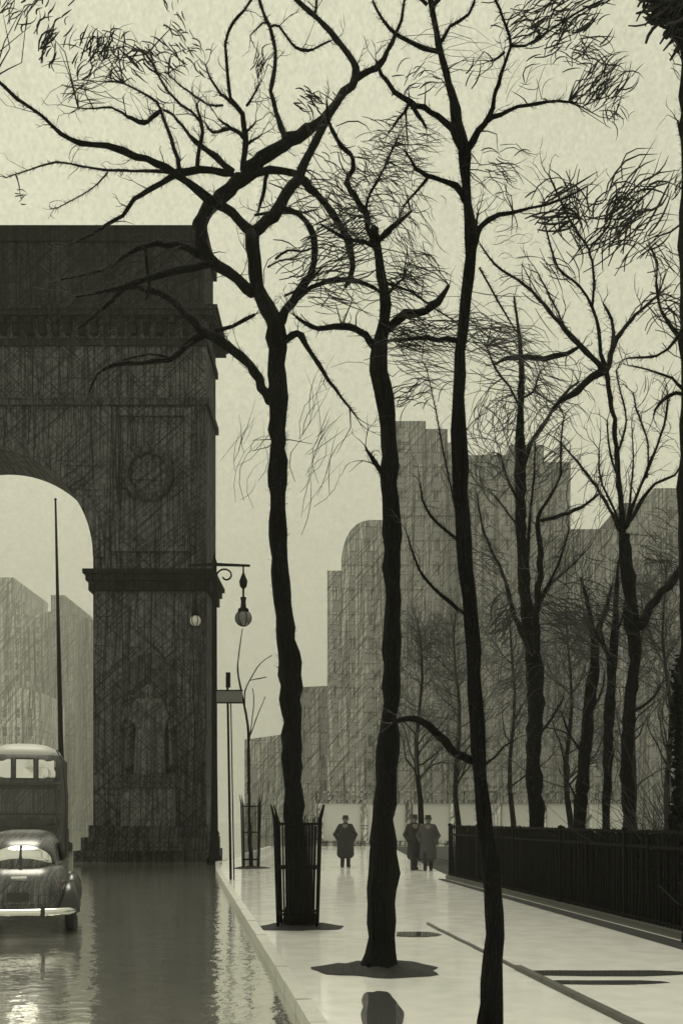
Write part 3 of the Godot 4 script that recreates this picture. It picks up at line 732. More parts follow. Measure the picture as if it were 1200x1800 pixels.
# ---------------------------------------------------------------- bodies
func figure(st: SurfaceTool, caps: Array, cell: float, k: float) -> void:
	# a smooth union of tapered capsules [a, b, ra, rb], meshed as surface nets
	var lo := Vector3.INF
	var hi := -Vector3.INF
	for c in caps:
		var r: float = maxf(c[2], c[3]) + 2.0 * cell
		lo = lo.min(c[0] - Vector3.ONE * r).min(c[1] - Vector3.ONE * r)
		hi = hi.max(c[0] + Vector3.ONE * r).max(c[1] + Vector3.ONE * r)
	var n := Vector3i(((hi - lo) / cell).ceil()) + Vector3i.ONE
	var f := PackedFloat32Array()
	f.resize(n.x * n.y * n.z)
	f.fill(9.0)
	var nx := n.x
	var nxy := n.x * n.y
	for c in caps:
		var a: Vector3 = c[0]
		var ba: Vector3 = c[1] - a
		var bb: float = maxf(ba.length_squared(), 1e-9)
		var r: float = maxf(c[2], c[3]) + 2.0 * k + 2.0 * cell
		var l3 := Vector3i(((a.min(c[1]) - Vector3.ONE * r - lo) / cell).floor()).clamp(Vector3i.ZERO, n - Vector3i.ONE)
		var h3 := Vector3i(((a.max(c[1]) + Vector3.ONE * r - lo) / cell).ceil()).clamp(Vector3i.ZERO, n - Vector3i.ONE)
		for z in range(l3.z, h3.z + 1):
			for y in range(l3.y, h3.y + 1):
				var at := z * nxy + y * nx
				for x in range(l3.x, h3.x + 1):
					var p := lo + Vector3(x, y, z) * cell - a
					var t := clampf(p.dot(ba) / bb, 0.0, 1.0)
					var d: float = (p - ba * t).length() - lerpf(c[2], c[3], t)
					var o := f[at + x]
					var hh := maxf(k - absf(o - d), 0.0) / k
					f[at + x] = minf(o, d) - hh * hh * k * 0.25
	var vert := {}
	var corners := [0, 1, nx, nx + 1, nxy, nxy + 1, nxy + nx, nxy + nx + 1]
	var edges := [[0, 1], [2, 3], [4, 5], [6, 7], [0, 2], [1, 3], [4, 6], [5, 7], [0, 4], [1, 5], [2, 6], [3, 7]]
	for z in n.z - 1:
		for y in n.y - 1:
			var at := z * nxy + y * nx
			for x in n.x - 1:
				var i := at + x
				var inside := 0
				for q in corners:
					if f[i + q] < 0.0:
						inside += 1
				if inside == 0 or inside == 8:
					continue
				var sum := Vector3.ZERO
				var count := 0
				for e in edges:
					var u := f[i + corners[e[0]]]
					var v := f[i + corners[e[1]]]
					if (u < 0.0) != (v < 0.0):
						var t := u / (u - v)
						var pu := Vector3(e[0] & 1, (e[0] >> 1) & 1, e[0] >> 2)
						var pv := Vector3(e[1] & 1, (e[1] >> 1) & 1, e[1] >> 2)
						sum += pu.lerp(pv, t)
						count += 1
				vert[i] = lo + (Vector3(x, y, z) + sum / count) * cell
	st.set_smooth_group(0)
	for i in vert:
		for ax in [[1, nx, nxy], [nx, nxy, 1], [nxy, 1, nx]]:
			var s := f[i] < 0.0
			if s == (f[i + ax[0]] < 0.0):
				continue
			if not (vert.has(i - ax[1]) and vert.has(i - ax[2]) and vert.has(i - ax[1] - ax[2])):
				continue
			if s:
				quad(st, vert[i], vert[i - ax[1]], vert[i - ax[1] - ax[2]], vert[i - ax[2]])
			else:
				quad(st, vert[i], vert[i - ax[2]], vert[i - ax[1] - ax[2]], vert[i - ax[1]])

func pedestrian(label: String, at: Vector3, turn: float, height: float, coat: Material, wide: float, stride: float) -> void:
	var t := thing("person", label, "person", at, turn, "people walking on the wet pavement")
	var s := height / 1.75
	var v := func(x: float, y: float, z: float) -> Vector3: return Vector3(x, y, z) * s
	var body := mb()
	figure(body, [
		[v.call(0, 1.02, 0), v.call(0, 1.36, 0), 0.14 * s, 0.15 * s],
		[v.call(-0.14, 1.4, 0), v.call(0.14, 1.4, 0), 0.07 * s, 0.07 * s],
		[v.call(0, 1.42, 0), v.call(0, 1.54, 0.01), 0.055 * s, 0.05 * s],
		[v.call(0, 1.6, 0.005), v.call(0, 1.67, 0), 0.078 * s, 0.09 * s],
		[v.call(0, 1.555, 0.04), v.call(0, 1.6, 0.05), 0.04 * s, 0.05 * s],
		[v.call(0, 1.62, 0.09), v.call(0, 1.605, 0.108), 0.012 * s, 0.014 * s],
		[v.call(-0.088, 1.63, 0), v.call(-0.09, 1.61, 0), 0.016 * s, 0.014 * s], [v.call(0.088, 1.63, 0), v.call(0.09, 1.61, 0), 0.016 * s, 0.014 * s],
		[v.call(-0.08, 0.92, 0), v.call(-0.09, 0.5, stride * 0.5), 0.095 * s, 0.062 * s], [v.call(-0.09, 0.5, stride * 0.5), v.call(-0.09, 0.09, stride * 0.35), 0.06 * s, 0.042 * s], [v.call(-0.09, 0.05, stride * 0.35 - 0.03), v.call(-0.1, 0.035, stride * 0.35 + 0.17), 0.045 * s, 0.035 * s],
		[v.call(0.08, 0.92, 0), v.call(0.09, 0.5, -stride * 0.2), 0.095 * s, 0.062 * s], [v.call(0.09, 0.5, -stride * 0.2), v.call(0.09, 0.09, -stride * 0.8), 0.06 * s, 0.042 * s], [v.call(0.09, 0.05, -stride * 0.8 - 0.03), v.call(0.1, 0.035, -stride * 0.8 + 0.17), 0.045 * s, 0.035 * s],
		[v.call(0, 0.95, 0), v.call(0, 1.0, 0), 0.14 * s, 0.14 * s],
	], 0.016, 0.035)
	obj("body", body, M.skin, t)
	var tr := mb()
	figure(tr, [
		[v.call(-0.08, 0.92, 0), v.call(-0.09, 0.5, stride * 0.5), 0.11 * s, 0.08 * s], [v.call(-0.09, 0.5, stride * 0.5), v.call(-0.09, 0.07, stride * 0.35), 0.08 * s, 0.066 * s],
		[v.call(0.08, 0.92, 0), v.call(0.09, 0.5, -stride * 0.2), 0.11 * s, 0.08 * s], [v.call(0.09, 0.5, -stride * 0.2), v.call(0.09, 0.07, -stride * 0.8), 0.08 * s, 0.066 * s],
		[v.call(-0.09, 0.05, stride * 0.35 - 0.03), v.call(-0.1, 0.04, stride * 0.35 + 0.18), 0.058 * s, 0.048 * s], [v.call(0.09, 0.05, -stride * 0.8 - 0.03), v.call(0.1, 0.04, -stride * 0.8 + 0.18), 0.058 * s, 0.048 * s],
	], 0.018, 0.03)
	obj("trousers", tr, M.cloth_black, t)
	var c := mb()
	var w := wide
	figure(c, [
		[v.call(-0.08, 1.3, 0), v.call(0.08, 1.3, 0), 0.15 * s, 0.15 * s],
		[v.call(-0.15, 1.42, 0), v.call(0.15, 1.42, 0), 0.075 * s, 0.075 * s],
		[v.call(-0.06 * w, 1.2, 0), v.call(-0.11 * w, 0.46, 0), 0.14 * s * w, 0.13 * s * w], [v.call(0.06 * w, 1.2, 0), v.call(0.11 * w, 0.46, 0), 0.14 * s * w, 0.13 * s * w], [v.call(0, 1.2, 0), v.call(0, 0.48, 0.02), 0.15 * s * w, 0.15 * s * w],
		[v.call(-0.2, 1.41, 0), v.call(-0.29 * w, 1.12, -0.05), 0.07 * s, 0.058 * s], [v.call(-0.29 * w, 1.12, -0.05), v.call(-0.22 * w, 0.92, 0.1), 0.056 * s, 0.055 * s],
		[v.call(0.2, 1.41, 0), v.call(0.29 * w, 1.12, -0.05), 0.07 * s, 0.058 * s], [v.call(0.29 * w, 1.12, -0.05), v.call(0.22 * w, 0.92, 0.1), 0.056 * s, 0.055 * s],
		[v.call(0, 1.46, 0.01), v.call(0, 1.5, 0.0), 0.085 * s, 0.075 * s],
	], 0.02, 0.05)
	obj("coat", c, coat, t)
	var h := mb()
	lathe(h, [Vector2(0.0, 1.66 * s), Vector2(0.15 * s, 1.655 * s), Vector2(0.155 * s, 1.665 * s), Vector2(0.1 * s, 1.68 * s), Vector2(0.098 * s, 1.75 * s), Vector2(0.08 * s, 1.785 * s), Vector2(0.0, 1.775 * s)], Vector3.ZERO, 16)
	obj("hat", h, M.cloth_black, t)

# ---------------------------------------------------------------- the arch
func build_arch() -> void:
	var zf := -42.0
	var zb := -45.1
	var xc := -14.6
	var half := 9.07
	var rad := 4.43
	var spring := 12.34
	var top := 26.0
	var arch := thing("memorial_arch", "huge dark stone arch spanning the road with a heavy attic and statue pedestal", "arch")
	# wall with the round-headed opening, up to the frieze
	var yw := 19.0
	var poly := PackedVector2Array([Vector2(xc - half, ROAD_Y), Vector2(xc - rad, ROAD_Y)])
	var steps := 40
	for i in steps + 1:
		var a := PI - PI * i / steps
		poly.append(Vector2(xc + rad * cos(a), spring + rad * sin(a)))
	poly.append_array(PackedVector2Array([Vector2(xc + rad, ROAD_Y), Vector2(xc + half, ROAD_Y), Vector2(xc + half, yw), Vector2(xc - half, yw)]))
	var st := mb()
	prism(st, poly, zf, zb)
	obj("arch_wall", st, M.arch_stone, arch)
	# archivolt
	st = mb()
	var ring := PackedVector2Array()
	for i in steps + 1:
		var a := PI - PI * i / steps
		ring.append(Vector2(xc + (rad + 0.02) * cos(a), spring + (rad + 0.02) * sin(a)))
	for i in steps + 1:
		var a := PI * i / steps
		ring.append(Vector2(xc + (rad + 0.5) * cos(a), spring + (rad + 0.5) * sin(a)))
	prism(st, ring, zf + 0.14, zf - 0.05)
	obj("archivolt", st, M.arch_stone, arch)
	# frieze with its rows of brackets, cornices, attic
	st = mb(); span(st, Vector3(xc - half - 0.12, 18.55, zf + 0.14), Vector3(xc + half + 0.12, 18.85, zb - 0.14)); obj("string_course", st, M.plinth_stone, arch)
	st = mb(); span(st, Vector3(xc - half, yw, zf), Vector3(xc + half, 21.0, zb)); obj("frieze", st, M.arch_stone, arch)
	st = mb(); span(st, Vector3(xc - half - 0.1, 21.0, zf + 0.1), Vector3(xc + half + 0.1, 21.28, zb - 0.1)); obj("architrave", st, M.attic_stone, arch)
	st = mb(); span(st, Vector3(xc - half, 21.28, zf), Vector3(xc + half, 22.1, zb)); obj("bracket_band", st, M.arch_stone, arch)
	st = mb()
	bx(st, Vector3(0, 0, 0), Vector3(0.24, 0.62, 0.34)); bx(st, Vector3(0, 0.18, 0.22), Vector3(0.24, 0.26, 0.12))
	var br := commit(st)
	for i in 34:
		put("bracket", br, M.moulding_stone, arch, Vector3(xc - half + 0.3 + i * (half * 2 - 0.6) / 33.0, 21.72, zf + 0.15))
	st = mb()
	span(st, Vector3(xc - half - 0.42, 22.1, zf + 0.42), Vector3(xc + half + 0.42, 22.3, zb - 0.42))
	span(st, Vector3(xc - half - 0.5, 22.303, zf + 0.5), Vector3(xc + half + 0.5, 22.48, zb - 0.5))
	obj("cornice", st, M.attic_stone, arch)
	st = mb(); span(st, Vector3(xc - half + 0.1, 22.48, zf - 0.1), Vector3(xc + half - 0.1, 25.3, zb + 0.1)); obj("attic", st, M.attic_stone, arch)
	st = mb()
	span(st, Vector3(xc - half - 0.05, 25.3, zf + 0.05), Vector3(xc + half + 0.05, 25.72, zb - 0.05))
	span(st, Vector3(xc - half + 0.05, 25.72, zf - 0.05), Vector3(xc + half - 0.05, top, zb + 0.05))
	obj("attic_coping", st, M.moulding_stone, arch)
	for s in [-1.0, 1.0]:
		var px: float = xc + s * (rad + half) * 0.5
		var pw: float = (half - rad) * 0.5
		# impost moulding round each pier
		st = mb()
		span(st, Vector3(px - pw - 0.16, 10.95, zf + 0.16), Vector3(px + pw + 0.16, 11.35, zb - 0.16))
		span(st, Vector3(px - pw - 0.26, 11.353, zf + 0.26), Vector3(px + pw + 0.26, 11.62, zb - 0.26))
		span(st, Vector3(px - pw - 0.36, 11.623, zf + 0.36), Vector3(px + pw + 0.36, 11.8, zb - 0.36))
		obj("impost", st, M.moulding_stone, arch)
		# framed panel with a wreath, above the impost
		st = mb()
		var x0: float = px - 1.25
		var x1: float = px + 1.45
		for r in [[x0 - 0.25, 12.55, x0, 18.4], [x1, 12.55, x1 + 0.25, 18.4], [x0, 18.1, x1, 18.4], [x0, 12.55, x1, 12.85]]:
			span(st, Vector3(r[0], r[1], zf + 0.16), Vector3(r[2], r[3], zf - 0.02))
		obj("panel_frame", st, M.arch_stone, arch)
		st = mb()
		var pts := PackedVector3Array()
		var rr := PackedFloat32Array()
		for i in 33:
			var a := TAU * i / 32
			pts.append(Vector3(px - 0.05 + cos(a) * 0.92, 15.75 + sin(a) * 0.98, zf + 0.1))
			rr.append(0.17 + 0.04 * sin(a * 14.0))
		tube(st, pts, rr, 8)
		obj("wreath", st, M.plinth_stone, arch)
		# corner pilaster strips
		st = mb(); span(st, Vector3(px + s * pw - 0.42 if s > 0 else px + s * pw + 0.42, 0.9, zf + 0.1), Vector3(px + s * pw, 10.95, zf - 0.02)); obj("pilaster", st, M.plinth_stone, arch)
		st = mb(); span(st, Vector3(px + s * pw - 0.42 if s > 0 else px + s * pw + 0.42, 11.8, zf + 0.1), Vector3(px + s * pw, 18.55, zf - 0.02)); obj("pilaster", st, M.plinth_stone, arch)
		# stepped plinth
		st = mb()
		span(st, Vector3(px - pw - 0.62, ROAD_Y, zf + 0.75), Vector3(px + pw + 0.25, 0.32, zb - 0.4))
		span(st, Vector3(px - pw - 0.38, 0.32, zf + 0.5), Vector3(px + pw + 0.16, 0.86, zb - 0.3))
		span(st, Vector3(px - pw - 0.14, 0.86, zf + 0.2), Vector3(px + pw + 0.08, 1.35, zb - 0.2))
		obj("plinth", st, M.plinth_stone, arch)
		# niche slab with two shallow figures, behind the statue
		st = mb()
		var niche := PackedVector2Array([Vector2(px - 1.15, 3.6), Vector2(px + 1.1, 3.6)])
		for i in 17:
			var a := PI * i / 16
			niche.append(Vector2(px - 0.025 + cos(a) * 1.125, 6.9 + sin(a) * 1.5))
		prism(st, niche, zf + 0.14, zf - 0.02)
		obj("niche_slab", st, M.plinth_stone, arch)
		for q in [-1.0, 1.0]:
			st = mb()
			figure(st, [
				[Vector3(0, 0.2, 0), Vector3(0, 1.6, 0), 0.26, 0.2], [Vector3(0, 1.6, 0), Vector3(0, 2.3, 0.02), 0.2, 0.22], [Vector3(-0.2, 2.4, 0), Vector3(0.2, 2.4, 0), 0.1, 0.1],
				[Vector3(0, 2.45, 0), Vector3(0, 2.62, 0.02), 0.09, 0.08], [Vector3(0, 2.76, 0.03), Vector3(0, 2.85, 0.02), 0.14, 0.15], [Vector3(q * 0.24, 2.36, 0), Vector3(q * 0.36, 1.8, 0.08), 0.1, 0.08], [Vector3(q * 0.36, 1.8, 0.08), Vector3(q * 0.1, 1.6, 0.2), 0.08, 0.06],
			], 0.06, 0.08)
			obj("relief_figure", st, M.arch_stone, arch, Vector3(px + q * 0.72, 3.7, zf + 0.16))
	# statues on pedestals in front of the two piers
	for s in [1.0, -1.0]:
		var px: float = xc + s * (rad + half) * 0.5 + (0.1 if s > 0 else -0.1)
		var t := thing("statue", "weathered stone statue of a robed figure on a tall pedestal before the arch's visible pier" if s > 0 else "stone statue on a pedestal before the arch's other pier", "statue", Vector3(px, ROAD_Y, zf + 0.78))
		st = mb()
		span(st, Vector3(-1.5, 0.45, 0.5), Vector3(1.5, 0.98, -0.24))
		span(st, Vector3(-1.2, 0.98, 0.4), Vector3(1.2, 1.45, -0.24))
		obj("pedestal_base", st, M.plinth_stone, t)
		st = mb(); span(st, Vector3(-1.05, 1.45, 0.3), Vector3(1.05, 3.0, -0.24)); obj("pedestal_die", st, M.statue_stone, t)
		st = mb()
		span(st, Vector3(-1.25, 3.0, 0.46), Vector3(1.25, 3.22, -0.26))
		span(st, Vector3(-1.12, 3.223, 0.36), Vector3(1.12, 3.5, -0.25))
		obj("pedestal_cap", st, M.plinth_stone, t)
		st = mb()
		var k := 2.05
		var v := func(x: float, y: float, z: float) -> Vector3: return Vector3(x, y, z) * k
		figure(st, [
			[v.call(-0.05, 0.04, 0.06), v.call(-0.09, 0.9, 0), 0.11 * k, 0.15 * k], [v.call(0.1, 0.04, -0.02), v.call(0.07, 0.9, 0), 0.13 * k, 0.15 * k], [v.call(-0.2, 0.05, -0.05), v.call(-0.12, 1.3, -0.05), 0.1 * k, 0.12 * k], [v.call(0.24, 0.05, -0.05), v.call(0.13, 1.3, -0.05), 0.09 * k, 0.12 * k],
			[v.call(0, 0.95, 0), v.call(0, 1.34, 0), 0.16 * k, 0.17 * k], [v.call(-0.17, 1.42, 0), v.call(0.17, 1.42, 0), 0.08 * k, 0.08 * k], [v.call(0, 1.45, 0), v.call(0, 1.55, 0.01), 0.06 * k, 0.055 * k],
			[v.call(0, 1.6, 0.01), v.call(0, 1.68, 0), 0.08 * k, 0.092 * k], [v.call(0, 1.56, 0.045), v.call(0, 1.6, 0.05), 0.04 * k, 0.045 * k], [v.call(0, 1.63, 0.09), v.call(0, 1.61, 0.11), 0.014 * k, 0.016 * k],
			[v.call(-0.22, 1.42, 0), v.call(-0.31, 1.12, 0.0), 0.075 * k, 0.06 * k], [v.call(-0.31, 1.12, 0.0), v.call(-0.16, 0.95, 0.16), 0.058 * k, 0.045 * k],
			[v.call(0.22, 1.42, 0), v.call(0.32, 1.14, 0.02), 0.075 * k, 0.06 * k], [v.call(0.32, 1.14, 0.02), v.call(0.3, 0.88, 0.1), 0.058 * k, 0.045 * k],
			[v.call(0.33, 0.02, 0.12), v.call(0.31, 0.9, 0.12), 0.02 * k, 0.02 * k],
		], 0.05, 0.07)
		obj("figure", st, M.statue_stone, t, Vector3(0, 3.5, 0.02))

# ---------------------------------------------------------------- far buildings
func window_meshes(w: float, h: float) -> Array:
	var f := mb()
	bx(f, Vector3(-w * 0.5 - 0.08, 0, 0.06), Vector3(0.16, h, 0.12)); bx(f, Vector3(w * 0.5 + 0.08, 0, 0.06), Vector3(0.16, h, 0.12))
	bx(f, Vector3(0, h * 0.5 + 0.1, 0.07), Vector3(w + 0.5, 0.2, 0.14)); bx(f, Vector3(0, -h * 0.5 - 0.1, 0.1), Vector3(w + 0.5, 0.2, 0.2))
	bx(f, Vector3(0, 0, 0.035), Vector3(w, 0.08, 0.05))
	var p := mb()
	bx(p, Vector3(0, 0, 0.015), Vector3(w, h, 0.02))
	return [commit(f), commit(p)]

func building(called: String, label: String, dist: float, outline: Array, deep: float, m: Material, cols: int, rows: int, skip_low := 0, group := "hazy buildings beyond the square") -> Node3D:
	# outline: corners in view at that distance, from the lower left; the rest is depth
	var p2 := PackedVector2Array()
	var mn := 1e9
	var mx := -1e9
	var top := 0.0
	for i in range(0, outline.size(), 2):
		var p := spot(outline[i], outline[i + 1], dist)
		if outline[i + 1] > 1420:
			p.y = ROAD_Y
		p2.append(Vector2(p.x, p.y))
		mn = minf(mn, p.x)
		mx = maxf(mx, p.x)
		top = maxf(top, p.y)
	var t := thing(called, label, "building", Vector3((mn + mx) * 0.5, ROAD_Y, -dist), 0.0, group)
	for i in p2.size():
		p2[i] -= Vector2((mn + mx) * 0.5, ROAD_Y)
	var st := mb()
	prism(st, p2, 0.0, -deep)
	obj("wall", st, m, t)
	if cols > 0:
		var w := (mx - mn) / cols
		var h := top / rows
		var wm := window_meshes(w * 0.36, h * 0.5)
		for r in range(skip_low, rows):
			for c in cols:
				var at := Vector2(mn - t.position.x + (c + 0.5) * w, (r + 0.52) * h)
				var ok := true
				for q in [Vector2(-0.42, 0.42), Vector2(0.42, 0.42)]:
					if not Geometry2D.is_point_in_polygon(at + q * Vector2(w, h), p2):
						ok = false
				if not ok:
					continue
				var f := put("window", wm[0], m, t, Vector3(at.x, at.y, 0))
				put("pane", wm[1], M.far_pane if m != M.far_masonry_pale else M.far_masonry_dark, f)
	return t

func build_town() -> void:
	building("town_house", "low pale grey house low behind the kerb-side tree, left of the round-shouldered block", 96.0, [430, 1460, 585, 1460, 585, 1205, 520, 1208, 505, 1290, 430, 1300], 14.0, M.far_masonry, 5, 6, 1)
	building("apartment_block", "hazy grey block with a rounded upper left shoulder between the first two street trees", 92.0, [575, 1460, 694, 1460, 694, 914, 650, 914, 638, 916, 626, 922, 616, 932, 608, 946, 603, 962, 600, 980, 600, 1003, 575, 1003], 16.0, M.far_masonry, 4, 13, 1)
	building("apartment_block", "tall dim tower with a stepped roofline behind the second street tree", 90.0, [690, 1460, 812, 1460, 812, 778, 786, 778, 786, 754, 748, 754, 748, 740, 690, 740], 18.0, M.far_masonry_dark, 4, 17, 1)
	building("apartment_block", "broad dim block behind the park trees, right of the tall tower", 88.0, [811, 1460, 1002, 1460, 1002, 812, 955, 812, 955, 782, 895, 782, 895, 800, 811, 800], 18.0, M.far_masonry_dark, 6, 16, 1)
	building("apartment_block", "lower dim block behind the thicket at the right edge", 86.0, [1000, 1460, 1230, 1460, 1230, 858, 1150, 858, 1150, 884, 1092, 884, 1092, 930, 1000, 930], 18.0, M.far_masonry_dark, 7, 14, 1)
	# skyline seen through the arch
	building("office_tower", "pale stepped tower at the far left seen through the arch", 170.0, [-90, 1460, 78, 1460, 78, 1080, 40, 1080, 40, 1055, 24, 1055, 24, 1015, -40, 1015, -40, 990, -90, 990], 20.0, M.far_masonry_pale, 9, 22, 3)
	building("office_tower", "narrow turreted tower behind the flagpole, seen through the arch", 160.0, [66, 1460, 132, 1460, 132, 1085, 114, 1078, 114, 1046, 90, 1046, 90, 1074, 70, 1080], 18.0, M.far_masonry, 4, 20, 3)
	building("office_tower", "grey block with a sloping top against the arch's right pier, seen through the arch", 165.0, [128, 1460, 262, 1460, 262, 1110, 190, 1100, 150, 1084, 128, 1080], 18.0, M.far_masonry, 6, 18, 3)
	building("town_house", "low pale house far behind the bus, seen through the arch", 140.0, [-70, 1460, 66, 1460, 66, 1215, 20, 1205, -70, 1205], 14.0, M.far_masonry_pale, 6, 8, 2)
	# pale garden wall with its coping along the far side of the square
	var z := -62.0
	var w := thing("garden_wall", "long pale stucco wall with a dark double coping behind the walking people", "wall", Vector3(0, 0, z))
	var st := mb()
	span(st, Vector3(-1.6, -0.1, 0), Vector3(17.5, 2.55, -0.5))
	obj("wall_face", st, M.stucco, w)
	for i in 8:
		st = mb(); span(st, Vector3(-1.55 + i * 2.7, 0.3, 0.1), Vector3(-1.1 + i * 2.7, 2.55, -0.02)); obj("wall_pier", st, M.far_masonry_pale, w)
	st = mb(); span(st, Vector3(-1.62, -0.1, 0.16), Vector3(17.5, 0.3, -0.02)); obj("wall_base", st, M.far_masonry, w)
	st = mb()
	span(st, Vector3(-1.7, 2.55, 0.12), Vector3(17.6, 2.78, -0.62)); span(st, Vector3(-1.7, 3.2, 0.1), Vector3(17.6, 3.3, -0.6))
	for i in 20:
		span(st, Vector3(-1.6 + i * 1.0, 2.78, -0.1), Vector3(-1.45 + i * 1.0, 3.2, -0.4))
	obj("coping", st, M.far_masonry_dark, w)

# ---------------------------------------------------------------- vehicles
func wheel(parent: Node, at: Vector3, r: float, w: float) -> void:
	var st := mb()
	lathe(st, [Vector2(r * 0.6, -w * 0.5), Vector2(r * 0.92, -w * 0.5), Vector2(r, -w * 0.3), Vector2(r, w * 0.3), Vector2(r * 0.92, w * 0.5), Vector2(r * 0.6, w * 0.5)], Vector3.ZERO, 24)
	var o := obj("wheel", st, M.rubber, parent, at)
	o.rotation.z = PI / 2
	st = mb()
	lathe(st, [Vector2(0.0, -w * 0.46), Vector2(r * 0.3, -w * 0.46), Vector2(r * 0.62, -w * 0.36), Vector2(r * 0.62, w * 0.36), Vector2(r * 0.3, w * 0.46), Vector2(0.0, w * 0.46)], Vector3.ZERO, 20)
	obj("rim", st, M.car_paint, o)

func build_car() -> void:
	var at := spot(33, 1440, 15.0)
	var t := thing("sedan_car", "old dark sedan with a split arched rear window stopped on the wet road", "car", Vector3(at.x, ROAD_Y, at.z), 0.24)
	var low := [[0.27, 0.22, 2.95, 0.6], [0.34, 0.1, 3.02, 0.65], [0.5, 0.04, 3.05, 0.68], [0.7, 0.06, 3.05, 0.685], [0.85, 0.16, 3.02, 0.67], [0.96, 0.32, 2.96, 0.64], [1.02, 0.46, 2.9, 0.6]]
	var st := mb()
	shell(st, low, 4.0, 48)
	obj("body", st, M.car_paint, t)
	var cab := [[0.98, 0.36, 2.92, 0.605], [1.1, 0.42, 2.8, 0.59], [1.25, 0.52, 2.64, 0.565], [1.37, 0.68, 2.48, 0.52], [1.46, 0.9, 2.28, 0.455], [1.52, 1.15, 2.05, 0.36], [1.55, 1.4, 1.85, 0.22]]
	st = mb()
	shell(st, cab, 3.2, 48)
	obj("roof", st, M.car_paint, t)
	var arc := PackedVector2Array()
	var rim := PackedVector2Array()
	for i in 25:
		var a := PI * i / 24
		arc.append(Vector2(cos(a) * 0.45, 1.045 + pow(sin(a), 0.8) * 0.27))
		rim.append(Vector2(cos(a) * 0.49, 1.025 + pow(sin(a), 0.8) * 0.315))
	st = mb(); rear_patch(st, cab, 3.2, rim, 0.012, 0.03)
	var f := obj("rear_window", st, M.car_black, t)
	st = mb(); rear_patch(st, cab, 3.2, arc, 0.02, 0.01); obj("pane", st, M.pale_glass, f)
	st = mb(); rear_patch(st, cab, 3.2, PackedVector2Array([Vector2(0.025, 1.04), Vector2(0.025, 1.32), Vector2(-0.025, 1.32), Vector2(-0.025, 1.04)]), 0.032, 0.02); obj("mullion", st, M.car_black, f)
	st = mb()
	shell(st, [[0.34, 2.6, 4.1, 0.36], [0.6, 2.6, 4.16, 0.36], [0.85, 2.6, 4.12, 0.33], [0.96, 2.6, 4.05, 0.24], [0.99, 2.6, 3.95, 0.12]], 4.0, 32)
	obj("bonnet", st, M.car_paint, t)
	for s in [-1.0, 1.0]:
		for z in [0.78, 3.45]:
			st = mb()
			st.set_smooth_group(0)
			var n := 14
			for i in n:
				for j in 10:
					var q := []
					for e in [[i, j], [i + 1, j], [i + 1, j + 1], [i, j + 1]]:
						var a: float = PI * e[0] / n
						var b: float = PI * e[1] / 10.0
						q.append(Vector3(s * 0.17 * cos(b), 0.46 * sin(a) * (0.35 + 0.65 * sin(b)), -cos(a) * 0.52))
					quad(st, q[0], q[1], q[2], q[3])
			obj("fender", st, M.car_black, t, Vector3(s * 0.7, 0.32, -z))
			wheel(t, Vector3(s * 0.72, 0.33, -z), 0.33, 0.15)
		st = mb(); bx(st, Vector3(s * 0.74, 0.33, -2.1), Vector3(0.2, 0.045, 2.0)); obj("running_board", st, M.car_black, t)
		st = mb(); lathe(st, [Vector2(0, 0.02), Vector2(0.035, 0.015), Vector2(0.04, -0.02), Vector2(0.02, -0.08), Vector2(0, -0.09)], Vector3.ZERO, 12)
		var tl := obj("tail_light", st, M.red_glass, t, Vector3(s * 0.62, 0.78, 0.0)); tl.rotation.x = PI / 2
		for w in [[0.95, 1.6], [1.7, 2.3]]:
			var sw := mb()
			var hw := func(y: float) -> float: return ring_at(cab, y)[3]
			quad(sw, Vector3(s * (hw.call(1.06) + 0.012), 1.06, -w[0]), Vector3(s * (hw.call(1.06) + 0.012), 1.06, -w[1]), Vector3(s * (hw.call(1.36) + 0.012), 1.36, -w[1]), Vector3(s * (hw.call(1.36) + 0.012), 1.36, -w[0]))
			obj("side_window", sw, M.dark_glass, t)
		st = mb(); bx(st, Vector3(s * 0.698, 0.86, -1.5), Vector3(0.03, 0.025, 0.13)); obj("door_handle", st, M.chrome, t)
		st = mb(); lathe(st, [Vector2(0, -0.12), Vector2(0.06, -0.08), Vector2(0.1, 0.0), Vector2(0.09, 0.04), Vector2(0, 0.05)], Vector3.ZERO, 14)
		var hl := obj("headlight", st, M.chrome, t, Vector3(s * 0.45, 0.75, -3.95)); hl.rotation.x = -PI / 2
	st = mb()
	var pts := PackedVector3Array()
	var rr := PackedFloat32Array()
	for i in 17:
		var x := -0.8 + 1.6 * i / 16.0
		pts.append(Vector3(x, 0.36, 0.14 - 0.22 * pow(absf(x) / 0.8, 3.0)))
		rr.append(0.055 if i > 0 and i < 16 else 0.03)
	tube(st, pts, rr, 10)
	obj("bumper", st, M.chrome, t)
	st = mb()
	for x in [-0.35, 0.35]:
		bx(st, Vector3(x, 0.36, 0.03), Vector3(0.05, 0.05, 0.22)); bx(st, Vector3(x, 0.37, 0.16), Vector3(0.06, 0.19, 0.06))
	obj("bumper_bracket", st, M.car_black, t)
	st = mb(); bx(st, Vector3(0, 0.58, 0.0), Vector3(0.3, 0.13, 0.015)); obj("number_plate", st, M.car_black, t)
	st = mb(); bx(st, Vector3(0, 0.86, -0.11), Vector3(0.22, 0.03, 0.04)); obj("boot_handle", st, M.chrome, t)
	st = mb(); rod(st, Vector3(-0.4, 0.24, 0.08), Vector3(-0.4, 0.24, -0.5), 0.03); obj("exhaust_pipe", st, M.iron, t)

